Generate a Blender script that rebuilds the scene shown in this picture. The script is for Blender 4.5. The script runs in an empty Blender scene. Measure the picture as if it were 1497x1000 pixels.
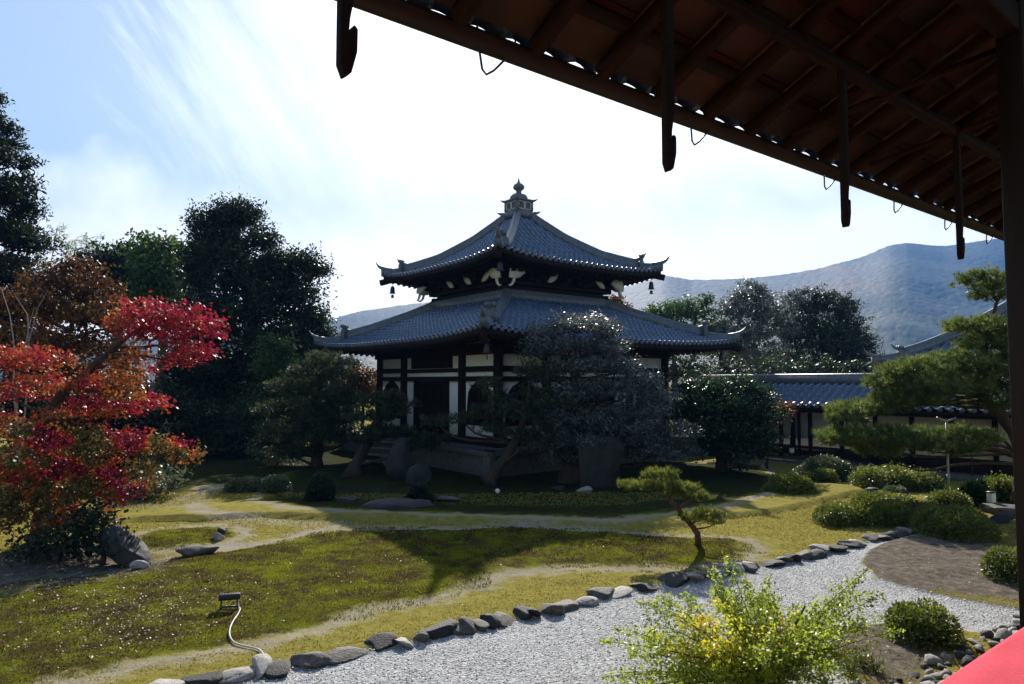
import bpy, math, random
import numpy as np
from mathutils import Vector, Matrix
R = math.radians
random.seed(7)
rng = np.random.default_rng(11)
SC = bpy.context.scene

# ------------------------------------------------------------------ camera, sky, sun, exposure
CAMH = 2.6
PITCH = R(3.27)
cam_d = bpy.data.cameras.new('camera'); cam = bpy.data.objects.new('camera', cam_d)
SC.collection.objects.link(cam); SC.camera = cam
cam.location = (0, 0, CAMH); cam.rotation_euler = (R(90) + PITCH, 0, 0)
cam_d.sensor_width = 36; cam_d.lens = 24; cam_d.clip_start = 0.05; cam_d.clip_end = 6000

SUN_AZ, SUN_EL = R(3.0), R(32.0)
SUNV = Vector((math.sin(SUN_AZ) * math.cos(SUN_EL), math.cos(SUN_AZ) * math.cos(SUN_EL), math.sin(SUN_EL)))
w = bpy.data.worlds.new('World'); SC.world = w; w.use_nodes = True
def build_sky():
    nt = w.node_tree; n = nt.nodes; l = nt.links; n.clear()
    def N(t, **k):
        x = n.new(t)
        for a, b in k.items(): setattr(x, a, b)
        return x
    out = N('ShaderNodeOutputWorld'); bg = N('ShaderNodeBackground'); bg.inputs[1].default_value = 0.082
    sky = N('ShaderNodeTexSky', sky_type='NISHITA', sun_disc=False, sun_elevation=SUN_EL, sun_rotation=SUN_AZ,
            air_density=1.15, dust_density=0.6, ozone_density=.8, altitude=50)
    tc = N('ShaderNodeTexCoord')
    nrm = N('ShaderNodeVectorMath', operation='NORMALIZE'); l.new(tc.outputs['Generated'], nrm.inputs[0])
    sep = N('ShaderNodeSeparateXYZ'); l.new(nrm.outputs[0], sep.inputs[0])
    # thin cloud: streaky cirrus above, a bank of cumulus haze low down, densest round the sun
    def M(op, a, b=None, c=None, clamp=False):
        x = N('ShaderNodeMath', operation=op, use_clamp=clamp)
        for i, v in enumerate((a, b, c)):
            if v is None: continue
            if isinstance(v, (int, float)): x.inputs[i].default_value = v
            else: l.new(v, x.inputs[i])
        return x.outputs[0]
    dot = N('ShaderNodeVectorMath', operation='DOT_PRODUCT'); l.new(nrm.outputs[0], dot.inputs[0]); dot.inputs[1].default_value = SUNV
    def D(v):
        x = N('ShaderNodeVectorMath', operation='DOT_PRODUCT'); l.new(nrm.outputs[0], x.inputs[0]); x.inputs[1].default_value = v; return x.outputs['Value']
    mp = N('ShaderNodeCombineXYZ'); l.new(D((2.7, 0, 1.55)), mp.inputs[0]); l.new(D((.35, .3, -.62)), mp.inputs[1]); l.new(D((.2, .5, .2)), mp.inputs[2])
    n1 = N('ShaderNodeTexNoise'); n1.inputs['Scale'].default_value = 2.4; n1.inputs['Detail'].default_value = 7; n1.inputs['Roughness'].default_value = .66; n1.inputs['Distortion'].default_value = .5
    l.new(mp.outputs[0], n1.inputs[0])
    n2 = N('ShaderNodeTexNoise'); n2.inputs['Scale'].default_value = 7.0; n2.inputs['Detail'].default_value = 6; n2.inputs['Roughness'].default_value = .55
    l.new(nrm.outputs[0], n2.inputs[0])
    near = M('MULTIPLY', M('SUBTRACT', dot.outputs['Value'], 0.85), 3.4)            # grows towards the sun
    front = M('MULTIPLY', sep.outputs['Y'], 3.0, clamp=True)                       # the cloud lies on the sunny side
    cir = M('MULTIPLY', M('ADD', M('SUBTRACT', n1.outputs[0], .52), near), 2.4, clamp=True)
    low = M('MULTIPLY', M('ADD', M('SUBTRACT', .285, sep.outputs['Z']), M('MULTIPLY', M('SUBTRACT', n2.outputs[0], .5), .20)), 11.0, clamp=True)
    cov = M('MULTIPLY', M('MAXIMUM', M('MAXIMUM', cir, low), .10), front)
    mix = N('ShaderNodeMix', data_type='RGBA'); l.new(cov, mix.inputs[0]); l.new(sky.outputs[0], mix.inputs[6])
    mix.inputs[7].default_value = (11.8, 12.0, 12.3, 1)
    l.new(mix.outputs[2], bg.inputs[0]); l.new(bg.outputs[0], out.inputs[0])
build_sky()
sd = bpy.data.lights.new('sun', 'SUN'); sd.energy = 5.0; sd.angle = R(0.5); sd.color = (1, .93, .82)
sun = bpy.data.objects.new('sun', sd); SC.collection.objects.link(sun)
sun.rotation_euler = SUNV.to_track_quat('Z', 'Y').to_euler(); sun.location = (0, 0, 40)
SC.view_settings.view_transform = 'Standard'; SC.view_settings.look = 'None'
SC.view_settings.exposure = 1.15; SC.view_settings.gamma = 1
SC.cycles.max_bounces = 6; SC.cycles.transparent_max_bounces = 8; SC.cycles.volume_bounces = 0

# ------------------------------------------------------------------ pixel <-> world
FPX = 998.0
def ray(px, py):
    dx = (px - 748.5) / FPX; dz = -(py - 500) / FPX
    y = math.cos(PITCH) - dz * math.sin(PITCH); z = math.sin(PITCH) + dz * math.cos(PITCH)
    return dx / y, z / y
def G(px, py, z=0.0):                       # the point of the ground seen at a pixel of the survey photo
    u, v = ray(px, py); Y = (z - CAMH) / v
    return (u * Y, Y)
def W(px, py, Y):                           # the point at distance Y seen at a pixel
    u, v = ray(px, py); return np.array((u * Y, Y, CAMH + v * Y))

# ------------------------------------------------------------------ materials
MATS = {}
def nodes_of(m):
    m.use_nodes = True; nt = m.node_tree
    return nt, nt.nodes, nt.links
def mat(name, col, rough=.6, spec=.5, var=.25, scale=6.0, col2=None, bump=0.0, bscale=None, metal=0, stretch=None, coat=0, sheen=0, detail=6):
    if name in MATS: return MATS[name]
    m = bpy.data.materials.new(name); nt, n, l = nodes_of(m)
    b = n['Principled BSDF']; b.inputs['Roughness'].default_value = rough; b.inputs['Specular IOR Level'].default_value = spec
    b.inputs['Metallic'].default_value = metal; b.inputs['Coat Weight'].default_value = coat
    tc = n.new('ShaderNodeTexCoord'); mp = n.new('ShaderNodeMapping'); l.new(tc.outputs['Object'], mp.inputs[0])
    if stretch: mp.inputs['Scale'].default_value = stretch
    nz = n.new('ShaderNodeTexNoise'); nz.inputs['Scale'].default_value = scale; nz.inputs['Detail'].default_value = detail; nz.inputs['Roughness'].default_value = .65
    l.new(mp.outputs[0], nz.inputs[0])
    cr = n.new('ShaderNodeValToRGB'); cr.color_ramp.elements[0].position = .3; cr.color_ramp.elements[1].position = .7
    c2 = col2 if col2 else tuple(min(1, c * (1 + var)) for c in col)
    c1 = col if col2 else tuple(c * (1 - var) for c in col)
    cr.color_ramp.elements[0].color = (*c1, 1); cr.color_ramp.elements[1].color = (*c2, 1)
    l.new(nz.outputs[0], cr.inputs[0]); l.new(cr.outputs[0], b.inputs['Base Color'])
    if bump:
        nb = n.new('ShaderNodeTexNoise'); nb.inputs['Scale'].default_value = bscale or scale * 4; nb.inputs['Detail'].default_value = 5
        l.new(mp.outputs[0], nb.inputs[0])
        bp = n.new('ShaderNodeBump'); bp.inputs['Strength'].default_value = bump; bp.inputs['Distance'].default_value = .02
        l.new(nb.outputs[0], bp.inputs['Height']); l.new(bp.outputs[0], b.inputs['Normal'])
    MATS[name] = m; return m
def leafmat(name, cols, rough=.42, spec=.5, trans=.35, tcol=1.6):
    """leaf: colour picked along a ramp by each leaf's own 'tone'; light passes through it"""
    if name in MATS: return MATS[name]
    m = bpy.data.materials.new(name); nt, n, l = nodes_of(m); b = n['Principled BSDF']
    b.inputs['Roughness'].default_value = rough; b.inputs['Specular IOR Level'].default_value = spec
    at = n.new('ShaderNodeAttribute'); at.attribute_name = 'tone'
    cr = n.new('ShaderNodeValToRGB'); els = cr.color_ramp.elements
    for i, c in enumerate(cols):
        p = i / max(1, len(cols) - 1)
        e = els[i] if i < 2 else els.new(p)
        e.position = p; e.color = (*c, 1)
    l.new(at.outputs['Fac'], cr.inputs[0]); l.new(cr.outputs[0], b.inputs['Base Color'])
    t = n.new('ShaderNodeBsdfTranslucent'); mx = n.new('ShaderNodeMixShader'); mx.inputs[0].default_value = trans
    g = n.new('ShaderNodeVectorMath'); g.operation = 'SCALE'; g.inputs['Scale'].default_value = tcol
    l.new(cr.outputs[0], g.inputs[0]); l.new(g.outputs[0], t.inputs[0])
    l.new(b.outputs[0], mx.inputs[1]); l.new(t.outputs[0], mx.inputs[2])
    l.new(mx.outputs[0], n['Material Output'].inputs[0])
    MATS[name] = m; return m

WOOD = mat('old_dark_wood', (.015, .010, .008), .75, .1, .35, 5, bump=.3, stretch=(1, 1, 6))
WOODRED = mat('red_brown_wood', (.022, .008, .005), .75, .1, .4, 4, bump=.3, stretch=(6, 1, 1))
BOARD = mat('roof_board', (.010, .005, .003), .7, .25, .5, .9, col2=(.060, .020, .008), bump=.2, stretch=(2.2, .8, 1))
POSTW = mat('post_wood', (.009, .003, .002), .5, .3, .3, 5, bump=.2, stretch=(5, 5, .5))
PLASTER = mat('white_plaster', (.80, .80, .78), .85, .2, .06, 2.5, bump=.05)
CREAM = mat('cream_plaster', (.42, .37, .30), .85, .2, .1, 2.0, bump=.05)
NOSE = mat('chalk_paint', (.60, .58, .52), .8, .2, .15, 14)
TILE = mat('roof_tile', (.044, .074, .138), .24, .95, .45, 3.2, bump=.15, bscale=30)
RIDGE = mat('ridge_tile', (.10, .112, .128), .5, .5, .4, 7, bump=.3, bscale=20)
STONE = mat('granite', (.085, .083, .08), .8, .3, .4, 7, bump=.5)
STEP = mat('grey_plank', (.17, .16, .14), .75, .3, .3, 6, bump=.3, stretch=(1, 8, 8))
ROCK = mat('garden_rock', (.10, .092, .082), .72, .35, .6, 3.5, bump=.7, bscale=11)
ROCKL = mat('pale_rock', (.30, .28, .255), .7, .35, .45, 4, bump=.6, bscale=14)
ROCKD = mat('dark_rock', (.025, .0245, .024), .7, .35, .5, 4, bump=.7, bscale=12)
BARK = mat('bark', (.050, .036, .026), .85, .2, .5, 9, bump=.8, bscale=24, stretch=(1, 1, .35))
BARKRED = mat('red_pine_bark', (.12, .058, .038), .85, .2, .5, 14, bump=.8, bscale=40, stretch=(1, 1, .4))
BARKPALE = mat('pale_bark', (.20, .185, .17), .8, .2, .35, 12)
IRON = mat('black_iron', (.015, .015, .017), .45, .5, .3, 10)
GREYMETAL = mat('grey_metal', (.32, .34, .35), .4, .5, .15, 8, metal=.3)
CABLE = mat('pale_cable', (.42, .42, .38), .5, .5, .15, 8)
FELT = mat('red_felt', (.62, .080, .115), .95, .1, .12, 60, bump=.25, bscale=300)
LAMPW = mat('lamp_paper', (.75, .70, .58), .7, .3, .05, 8)
COPPER = mat('gutter_copper', (.020, .013, .010), .55, .2, .4, 6, metal=.0, stretch=(.4, 3, 3))

# ------------------------------------------------------------------ mesh building
def to_mesh(name, V, faces_flat, sizes, smooth=False, tone=None, mats=None):
    me = bpy.data.meshes.new(name)
    V = np.asarray(V, np.float32); F = np.asarray(faces_flat, np.int32); S = np.asarray(sizes, np.int32)
    me.vertices.add(len(V)); me.vertices.foreach_set('co', V.ravel())
    me.loops.add(len(F)); me.loops.foreach_set('vertex_index', F)
    me.polygons.add(len(S)); st = np.zeros(len(S), np.int32); st[1:] = np.cumsum(S)[:-1]
    me.polygons.foreach_set('loop_start', st)
    if smooth: me.polygons.foreach_set('use_smooth', np.ones(len(S), bool))
    me.update(calc_edges=True)
    if tone is not None:
        a = me.attributes.new('tone', 'FLOAT', 'POINT'); a.data.foreach_set('value', np.asarray(tone, np.float32))
    return me
class MB:
    """collects boxes, tubes, prisms ... and links them as ONE mesh object"""
    def __init__(s): s.v = []; s.f = []; s.n = 0; s.tone = []
    def add(s, verts, faces):
        verts = np.asarray(verts, float)
        for f in faces: s.f.append([i + s.n for i in f])
        s.v.append(verts); s.n += len(verts); return s
    def box(s, c, h, rot=None):
        c = np.asarray(c, float); h = np.asarray(h, float)
        P = np.array([[x, y, z] for z in (-1, 1) for y in (-1, 1) for x in (-1, 1)], float) * h
        if rot is not None: P = P @ np.array(rot).T
        return s.add(P + c, [(0, 2, 3, 1), (4, 5, 7, 6), (0, 1, 5, 4), (2, 6, 7, 3), (0, 4, 6, 2), (1, 3, 7, 5)])
    def beam(s, a, b, w_, h_, up=(0, 0, 1)):
        a = np.asarray(a, float); b = np.asarray(b, float); d = b - a; L = np.linalg.norm(d); d /= L
        r = np.cross(d, up); 
        if np.linalg.norm(r) < 1e-6: r = np.array((1., 0, 0))
        r /= np.linalg.norm(r); u = np.cross(r, d)
        return s.box((a + b) / 2, (w_ / 2, L / 2, h_ / 2), np.stack([r, d, u], 1))
    def tube(s, pts, rad, k=8, cap=True):
        pts = np.asarray(pts, float); n = len(pts)
        rad = np.full(n, rad) if np.isscalar(rad) else np.asarray(rad, float)
        T = np.gradient(pts, axis=0); T /= np.linalg.norm(T, axis=1)[:, None] + 1e-12
        ref = np.array((0, 0, 1.)) if abs(T[0][2]) < .9 else np.array((1., 0, 0))
        rings = []
        for i in range(n):
            r = np.cross(T[i], ref); r /= np.linalg.norm(r) + 1e-12; u = np.cross(r, T[i]); ref = u
            a = np.linspace(0, 2 * math.pi, k, endpoint=False)
            rings.append(pts[i] + rad[i] * (np.cos(a)[:, None] * r + np.sin(a)[:, None] * u))
        F = [(i * k + j, i * k + (j + 1) % k, (i + 1) * k + (j + 1) % k, (i + 1) * k + j) for i in range(n - 1) for j in range(k)]
        if cap: F += [tuple(range(k))[::-1], tuple(range((n - 1) * k, n * k))]
        return s.add(np.concatenate(rings), F)
    def lathe(s, c, prof, k=20):
        V = []; 
        for r, z in prof:
            for j in range(k):
                a = 2 * math.pi * j / k; V.append((c[0] + r * math.cos(a), c[1] + r * math.sin(a), c[2] + z))
        m = len(prof)
        F = [(i * k + j, i * k + (j + 1) % k, (i + 1) * k + (j + 1) % k, (i + 1) * k + j) for i in range(m - 1) for j in range(k)]
        F += [tuple(range(k))[::-1], tuple(range((m - 1) * k, m * k))]
        return s.add(V, F)
    def prism(s, poly, o, ax, ay, t):
        """flat outline poly in axes ax, ay at o, thickness t along ax x ay"""
        o, ax, ay = (np.asarray(q, float) for q in (o, ax, ay)); nrm = np.cross(ax, ay); n = len(poly)
        A = [o + p[0] * ax + p[1] * ay - nrm * t / 2 for p in poly]; B = [o + p[0] * ax + p[1] * ay + nrm * t / 2 for p in poly]
        return s.add(A + B, [tuple(range(n))[::-1], tuple(range(n, 2 * n))] + [(i, (i + 1) % n, n + (i + 1) % n, n + i) for i in range(n)])
    def sweep(s, pts, prof_fn, side):
        """sweep a cross-section (list of (side, up)) along pts; side = horizontal unit side vectors"""
        V = []; k = None
        for i, p in enumerate(pts):
            pr = prof_fn(i / (len(pts) - 1)); k = len(pr)
            for a, b in pr: V.append(np.asarray(p, float) + a * np.asarray(side, float) + np.array((0, 0, b)))
        n = len(pts)
        F = [(i * k + j, i * k + (j + 1) % k, (i + 1) * k + (j + 1) % k, (i + 1) * k + j) for i in range(n - 1) for j in range(k)]
        F += [tuple(range(k))[::-1], tuple(range((n - 1) * k, n * k))]
        return s.add(V, F)
    def mesh(s, name, smooth=False):
        return to_mesh(name, np.concatenate(s.v), [i for f in s.f for i in f], [len(f) for f in s.f], smooth)
    def build(s, name, m, parent=None, smooth=False, bevel=0):
        return link(name, s.mesh(name, smooth), m, parent, bevel)
def link(name, me, m, parent=None, bevel=0):
    o = bpy.data.objects.new(name, me); SC.collection.objects.link(o)
    if m is not None and not me.materials: me.materials.append(m)
    if parent is not None: o.parent = parent
    if bevel:
        b = o.modifiers.new('bevel', 'BEVEL'); b.width = bevel; b.segments = 2; b.limit_method = 'ANGLE'; b.angle_limit = R(35)
    return o
def tag(o, label, cat, group=None, kind=None):
    o['label'] = label; o['category'] = cat
    if group: o['group'] = group
    if kind: o['kind'] = kind
    return o
def thing(name, label, cat, loc=(0, 0, 0), rz=0, group=None):
    o = bpy.data.objects.new(name, None); SC.collection.objects.link(o); o.empty_display_size = .2
    o.location = loc; o.rotation_euler = (0, 0, rz); return tag(o, label, cat, group)
def struct(o): o['kind'] = 'structure'; return o
def copy_tree(o, parent=None):
    c = o.copy(); SC.collection.objects.link(c)
    if parent is not None: c.parent = parent
    for ch in list(o.children): copy_tree(ch, c)
    return c

# ------------------------------------------------------------------ ground
def poly_px(pts): return np.array([G(*p) for p in pts])
def inside(P, poly):
    x, y = P[:, 0], P[:, 1]; c = np.zeros(len(P), bool); n = len(poly)
    for i in range(n):
        x0, y0 = poly[i]; x1, y1 = poly[(i + 1) % n]
        if y0 == y1: continue
        c ^= ((y0 > y) != (y1 > y)) & (x < (x1 - x0) * (y - y0) / (y1 - y0) + x0)
    return c
def dist_line(P, pts, closed=False):
    d = np.full(len(P), 1e9); m = len(pts)
    for i in range(m if closed else m - 1):
        a = pts[i]; b = pts[(i + 1) % m]; ab = b - a
        t = np.clip(((P - a) @ ab) / (ab @ ab + 1e-12), 0, 1)
        d = np.minimum(d, np.linalg.norm(P - a - t[:, None] * ab, axis=1))
    return d
def sdf(P, pts):                              # > 0 inside
    d = dist_line(P, pts, True); return np.where(inside(P, pts), d, -d)
def sstep(a, b, x): t = np.clip((x - a) / (b - a), 0, 1); return t * t * (3 - 2 * t)
def vnoise(P, s, seed=0):
    """cheap smooth value noise on the plane"""
    r = np.random.default_rng(seed); T = r.random((64, 64)); q = P * s; i = np.floor(q).astype(int); f = q - i; f = f * f * (3 - 2 * f)
    g = lambda a, b: T[(i[:, 0] + a) % 64, (i[:, 1] + b) % 64]
    return (g(0, 0) * (1 - f[:, 0]) + g(1, 0) * f[:, 0]) * (1 - f[:, 1]) + (g(0, 1) * (1 - f[:, 0]) + g(1, 1) * f[:, 0]) * f[:, 1]

STONES_PX = [(190, 1012), (232, 1000), (300, 988), (385, 976), (460, 962), (520, 948), (600, 931), (680, 914), (745, 901), (810, 886), (880, 869),
             (960, 851), (1030, 839), (1100, 825), (1170, 813), (1230, 796), (1290, 783), (1330, 773)]
STONES = poly_px(STONES_PX)
GRAVEL = poly_px(STONES_PX + [(1362, 776), (1300, 790), (1272, 803), (1262, 820), (1285, 842), (1340, 858), (1410, 872), (1480, 884), (1560, 895), (1640, 930), (1500, 950),
                              (1440, 925), (1330, 905), (1240, 915), (1215, 945), (1260, 990), (1330, 1030), (1250, 1100), (700, 1400), (-100, 1300), (60, 1060)])
MOSS = [poly_px([(-200, 1010), (-60, 880), (40, 850), (150, 842), (240, 818), (330, 805), (430, 790), (480, 778), (560, 776), (640, 778), (760, 772), (900, 778), (985, 784), (1010, 792), (1000, 812),
                 (940, 826), (860, 828), (760, 832), (700, 850), (640, 868), (560, 884), (480, 905), (400, 928), (300, 948), (180, 972), (60, 1000), (-60, 1040)]),
        poly_px([(905, 800), (960, 786), (1030, 786), (1088, 794), (1098, 803), (1070, 816), (1000, 826), (930, 822)]),
        poly_px([(200, 790), (230, 778), (300, 770), (345, 772), (352, 782), (320, 795), (260, 802), (215, 802)]),
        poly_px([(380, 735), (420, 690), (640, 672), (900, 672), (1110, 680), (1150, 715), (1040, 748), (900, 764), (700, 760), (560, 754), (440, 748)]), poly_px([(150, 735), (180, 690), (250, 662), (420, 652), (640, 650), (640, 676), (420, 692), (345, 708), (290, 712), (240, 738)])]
SOIL = [poly_px([(1272, 803), (1330, 786), (1400, 790), (1480, 800), (1600, 810), (1600, 880), (1480, 872), (1400, 862), (1330, 852), (1280, 832)]),
        poly_px([(-200, 842), (60, 805), (160, 800), (230, 830), (150, 846), (40, 862), (-100, 900)]),
        poly_px([(1240, 915), (1330, 908), (1330, 965), (1300, 985), (1255, 975), (1225, 945)])]
TERR = poly_px([(300, 762), (400, 756), (560, 762), (700, 769), (850, 771), (1000, 771), (1060, 760), (1130, 752), (1200, 736), (1265, 722)])
PATH = poly_px([(300, 800), (400, 796), (430, 780), (500, 766), (400, 762), (300, 756), (280, 740), (300, 720), (330, 700)])
def axis(a0, a1, st, lo, hi):
    c = list(np.arange(a0, a1 + 1e-6, st)); s = st
    while c[-1] < hi: s *= 1.25; c.append(c[-1] + s)
    s = st
    while c[0] > lo: s *= 1.25; c.insert(0, c[0] - s)
    return np.array(c)
def terrain(P):
    """height of the garden ground"""
    g = sdf(P, GRAVEL); h = -.05 * sstep(-.05, .12, g)
    m = np.max([sdf(P, q) for q in MOSS[:3]], axis=0); h += .035 * sstep(-.1, .35, m)
    h += (vnoise(P, .5, 1) - .5) * .06 * sstep(.3, 1.2, -g) + ((vnoise(P, 2.3, 2) - .5) * .032 + (vnoise(P, 5.1, 7) - .5) * .022) * sstep(.1, .6, -g)
    return h
def build_ground():
    X = axis(-16, 17, .085, -2500, 2500); Y = axis(3.0, 30, .085, -400, 3500)
    nx, ny = len(X), len(Y); XX, YY = np.meshgrid(X, Y); P = np.stack([XX.ravel(), YY.ravel()], 1)
    near = (np.abs(P[:, 0]) < 20) & (P[:, 1] < 34) & (P[:, 1] > 0)
    n = len(P); z = np.zeros(n); A = {k: np.full(n, -9.0, np.float32) for k in ('moss', 'gravel', 'soil', 'sand', 'damp')}  # 'damp' holds the painted shade before the temple
    Q = P[near]
    A['gravel'][near] = sdf(Q, GRAVEL); A['moss'][near] = np.max([sdf(Q, q) for q in MOSS], axis=0); A['soil'][near] = np.max([sdf(Q, q) for q in SOIL], axis=0)
    A['damp'][near] = np.max([sdf(Q, q) for q in MOSS[3:]], axis=0)  # last two moss outlines: shade before the temple, painted as darkening
    A['sand'][near] = .30 - dist_line(Q, PATH)
    zz = terrain(Q)
    # the temple's terrace: a low turf step along a line, fading out behind
    d = dist_line(Q, TERR); yl = np.interp(Q[:, 0], TERR[:, 0], TERR[:, 1]); sgn = np.where(Q[:, 1] > yl, d, -d)
    zz += .09 * sstep(-.02, .09, sgn) * sstep(2.4, .6, d) * (Q[:, 0] < TERR[-1, 0])
    z[near] = zz
    ii = np.arange(nx * ny).reshape(ny, nx)
    F = np.stack([ii[:-1, :-1], ii[:-1, 1:], ii[1:, 1:], ii[1:, :-1]], -1).reshape(-1, 4)
    me = to_mesh('ground', np.stack([P[:, 0], P[:, 1], z], 1), F.ravel(), np.full(len(F), 4), True)
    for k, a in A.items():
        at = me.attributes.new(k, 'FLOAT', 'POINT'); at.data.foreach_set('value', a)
    m = bpy.data.materials.new('garden_ground'); nt, nn, l = nodes_of(m); b = nn['Principled BSDF']
    b.inputs['Roughness'].default_value = 1.0; b.inputs['Specular IOR Level'].default_value = .02
    geo = nn.new('ShaderNodeNewGeometry')
    def noise(s, d=6, r=.6):
        x = nn.new('ShaderNodeTexNoise'); x.inputs['Scale'].default_value = s; x.inputs['Detail'].default_value = d; x.inputs['Roughness'].default_value = r
        l.new(geo.outputs['Position'], x.inputs[0]); return x.outputs[0]
    def M(op, a, bb=None, clamp=False):
        x = nn.new('ShaderNodeMath'); x.operation = op; x.use_clamp = clamp
        for i, v in enumerate((a, bb)):
            if v is None: continue
            if isinstance(v, (int, float)): x.inputs[i].default_value = v
            else: l.new(v, x.inputs[i])
        return x.outputs[0]
    def attr(k):
        x = nn.new('ShaderNodeAttribute'); x.attribute_name = k; return x.outputs['Fac']
    def ramp(v, stops):
        x = nn.new('ShaderNodeValToRGB'); e = x.color_ramp.elements
        for i, (p, c) in enumerate(stops):
            q = e[i] if i < 2 else e.new(p)
            q.position = p; q.color = (*c, 1)
        l.new(v, x.inputs[0]); return x.outputs[0]
    def mix(f, a, bb):
        x = nn.new('ShaderNodeMix'); x.data_type = 'RGBA'; l.new(f, x.inputs[0]); l.new(a, x.inputs[6]); l.new(bb, x.inputs[7]); return x.outputs[2]
    n1 = noise(.9); n2 = noise(7, 8, .7); n3 = noise(45, 4, .7); n4 = noise(2.6, 7, .65)
    lawn = ramp(M('ADD', M('MULTIPLY', n2, .6), M('MULTIPLY', n3, .4)), [(.32, (.125, .112, .022)), (.5, (.235, .200, .045)), (.7, (.32, .275, .08))])
    sandc = ramp(n3, [(.3, (.20, .17, .125)), (.7, (.40, .36, .29))])
    mossc = ramp(M('ADD', M('MULTIPLY', n4, .65), M('MULTIPLY', n3, .35)), [(.34, (.036, .023, .012)), (.46, (.064, .047, .014)), (.52, (.092, .100, .008)), (.70, (.185, .185, .008))])
    soilc = ramp(M('ADD', M('MULTIPLY', n2, .6), M('MULTIPLY', n3, .4)), [(.36, (.055, .045, .034)), (.50, (.125, .105, .083)), (.66, (.27, .235, .19))])
    vo = nn.new('ShaderNodeTexVoronoi'); vo.inputs['Scale'].default_value = 42; l.new(geo.outputs['Position'], vo.inputs['Vector'])
    vo2 = nn.new('ShaderNodeTexVoronoi'); vo2.inputs['Scale'].default_value = 95; l.new(geo.outputs['Position'], vo2.inputs['Vector'])
    gv = ramp(M('ADD', M('MULTIPLY', vo.outputs['Color'], .6), M('MULTIPLY', noise(3.0), .5)), [(.15, (.165, .168, .172)), (.5, (.39, .395, .40)), (.9, (.64, .64, .63))])
    jit = M('SUBTRACT', n2, .5); jit1 = M('SUBTRACT', n1, .5)
    sandm = M('MULTIPLY', M('ADD', M('ADD', attr('sand'), M('MULTIPLY', jit, .7)), .05), 4.0, True)
    mo = M('ADD', M('ADD', attr('moss'), M('MULTIPLY', jit, .55)), M('MULTIPLY', jit1, .7))
    edge = M('SUBTRACT', 1.0, M('MULTIPLY', M('ABSOLUTE', M('ADD', mo, .14)), 4.2), True)      # bare sandy margin round the moss
    moss_shade_col = ramp(M('ADD', M('MULTIPLY', n4, .6), M('MULTIPLY', n3, .4)), [(.35, (.018, .014, .008)), (.55, (.030, .036, .010)), (.72, (.060, .066, .014))])  # moss tones darkened to stand for shadow on the ground
    mossc = mix(M('MULTIPLY', M('ADD', attr('damp'), M('MULTIPLY', jit, .8)), 2.5, True), mossc, moss_shade_col)  # 'damp' masks the painted shade before the temple
    c = mix(M('MULTIPLY', sandm, .75), lawn, sandc)
    c = mix(M('MULTIPLY', edge, .85), c, sandc)
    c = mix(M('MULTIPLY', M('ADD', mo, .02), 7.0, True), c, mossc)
    so = M('ADD', M('ADD', attr('soil'), .26), M('MULTIPLY', jit, 1.2)); c = mix(M('MULTIPLY', M('ADD', so, .05), 6.0, True), c, soilc)
    ga = M('MULTIPLY', M('ADD', attr('gravel'), M('MULTIPLY', jit, .16)), 14.0, True); c = mix(ga, c, gv)
    l.new(c, b.inputs['Base Color'])
    hb = nn.new('ShaderNodeMix'); l.new(ga, hb.inputs[0]); l.new(M('ADD', M('MULTIPLY', n3, .8), M('MULTIPLY', n2, 1.2)), hb.inputs[2])
    l.new(M('SUBTRACT', 1.0, M('ADD', vo.outputs['Distance'], M('MULTIPLY', vo2.outputs['Distance'], .6))), hb.inputs[3])
    bp = nn.new('ShaderNodeBump'); bp.inputs['Strength'].default_value = .9; bp.inputs['Distance'].default_value = .025
    l.new(hb.outputs[0], bp.inputs['Height']); l.new(bp.outputs[0], b.inputs['Normal'])
    return struct(link('ground', me, m))
build_ground()
def ground_z(x, y): return float(terrain(np.array([[x, y]]))[0])

# ------------------------------------------------------------------ leaves
def rand_dir(n):
    v = rng.normal(size=(n, 3)); return v / (np.linalg.norm(v, axis=1)[:, None] + 1e-9)
def norm(v): return v / (np.linalg.norm(v, axis=1)[:, None] + 1e-9)
class Leaves:
    def __init__(s): s.V = []; s.S = []; s.T = []
    def diamonds(s, C, D, L, Wd, up=.5, tone=None):
        """leaf-shaped quads at C, pointing roughly along D, length L, width Wd"""
        n = len(C)
        if n == 0: return
        a = norm(D + .8 * rand_dir(n)); nr = norm(np.array((0, 0, up)) + rand_dir(n)); b = norm(np.cross(a, nr))
        k = (.7 + .6 * rng.random(n))[:, None]
        q = np.stack([C - a * L * .5 * k, C + b * Wd * .5 * k, C + a * L * .5 * k, C - b * Wd * .5 * k], 1)
        s.V.append(q.reshape(-1, 3)); s.S.append(np.full(n, 4))
        t = rng.random(n) if tone is None else tone
        s.T.append(np.repeat(t, 4))
    def needles(s, C, D, k, L, wd, spread=.75, tone=None):
        n = len(C)
        if n == 0: return
        d = norm(np.repeat(D, k, 0) + spread * rand_dir(n * k)); c = np.repeat(C, k, 0)
        sd = norm(np.cross(d, rand_dir(n * k))) * wd * .5; ln = (L * (.7 + .5 * rng.random(n * k)))[:, None]
        q = np.stack([c - sd, c + sd, c + d * ln], 1); s.V.append(q.reshape(-1, 3)); s.S.append(np.full(n * k, 3))
        t = np.clip(np.repeat((rng.random(n) if tone is None else tone), k) + .15 * rng.normal(size=n * k), 0, 1); s.T.append(np.repeat(t, 3))
    def build(s, name, m, parent=None, origin=(0, 0, 0)):
        V = np.concatenate(s.V) - np.asarray(origin); S = np.concatenate(s.S)
        return link(name, to_mesh(name, V, np.arange(len(V)), S, False, np.concatenate(s.T)), m, parent)
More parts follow.
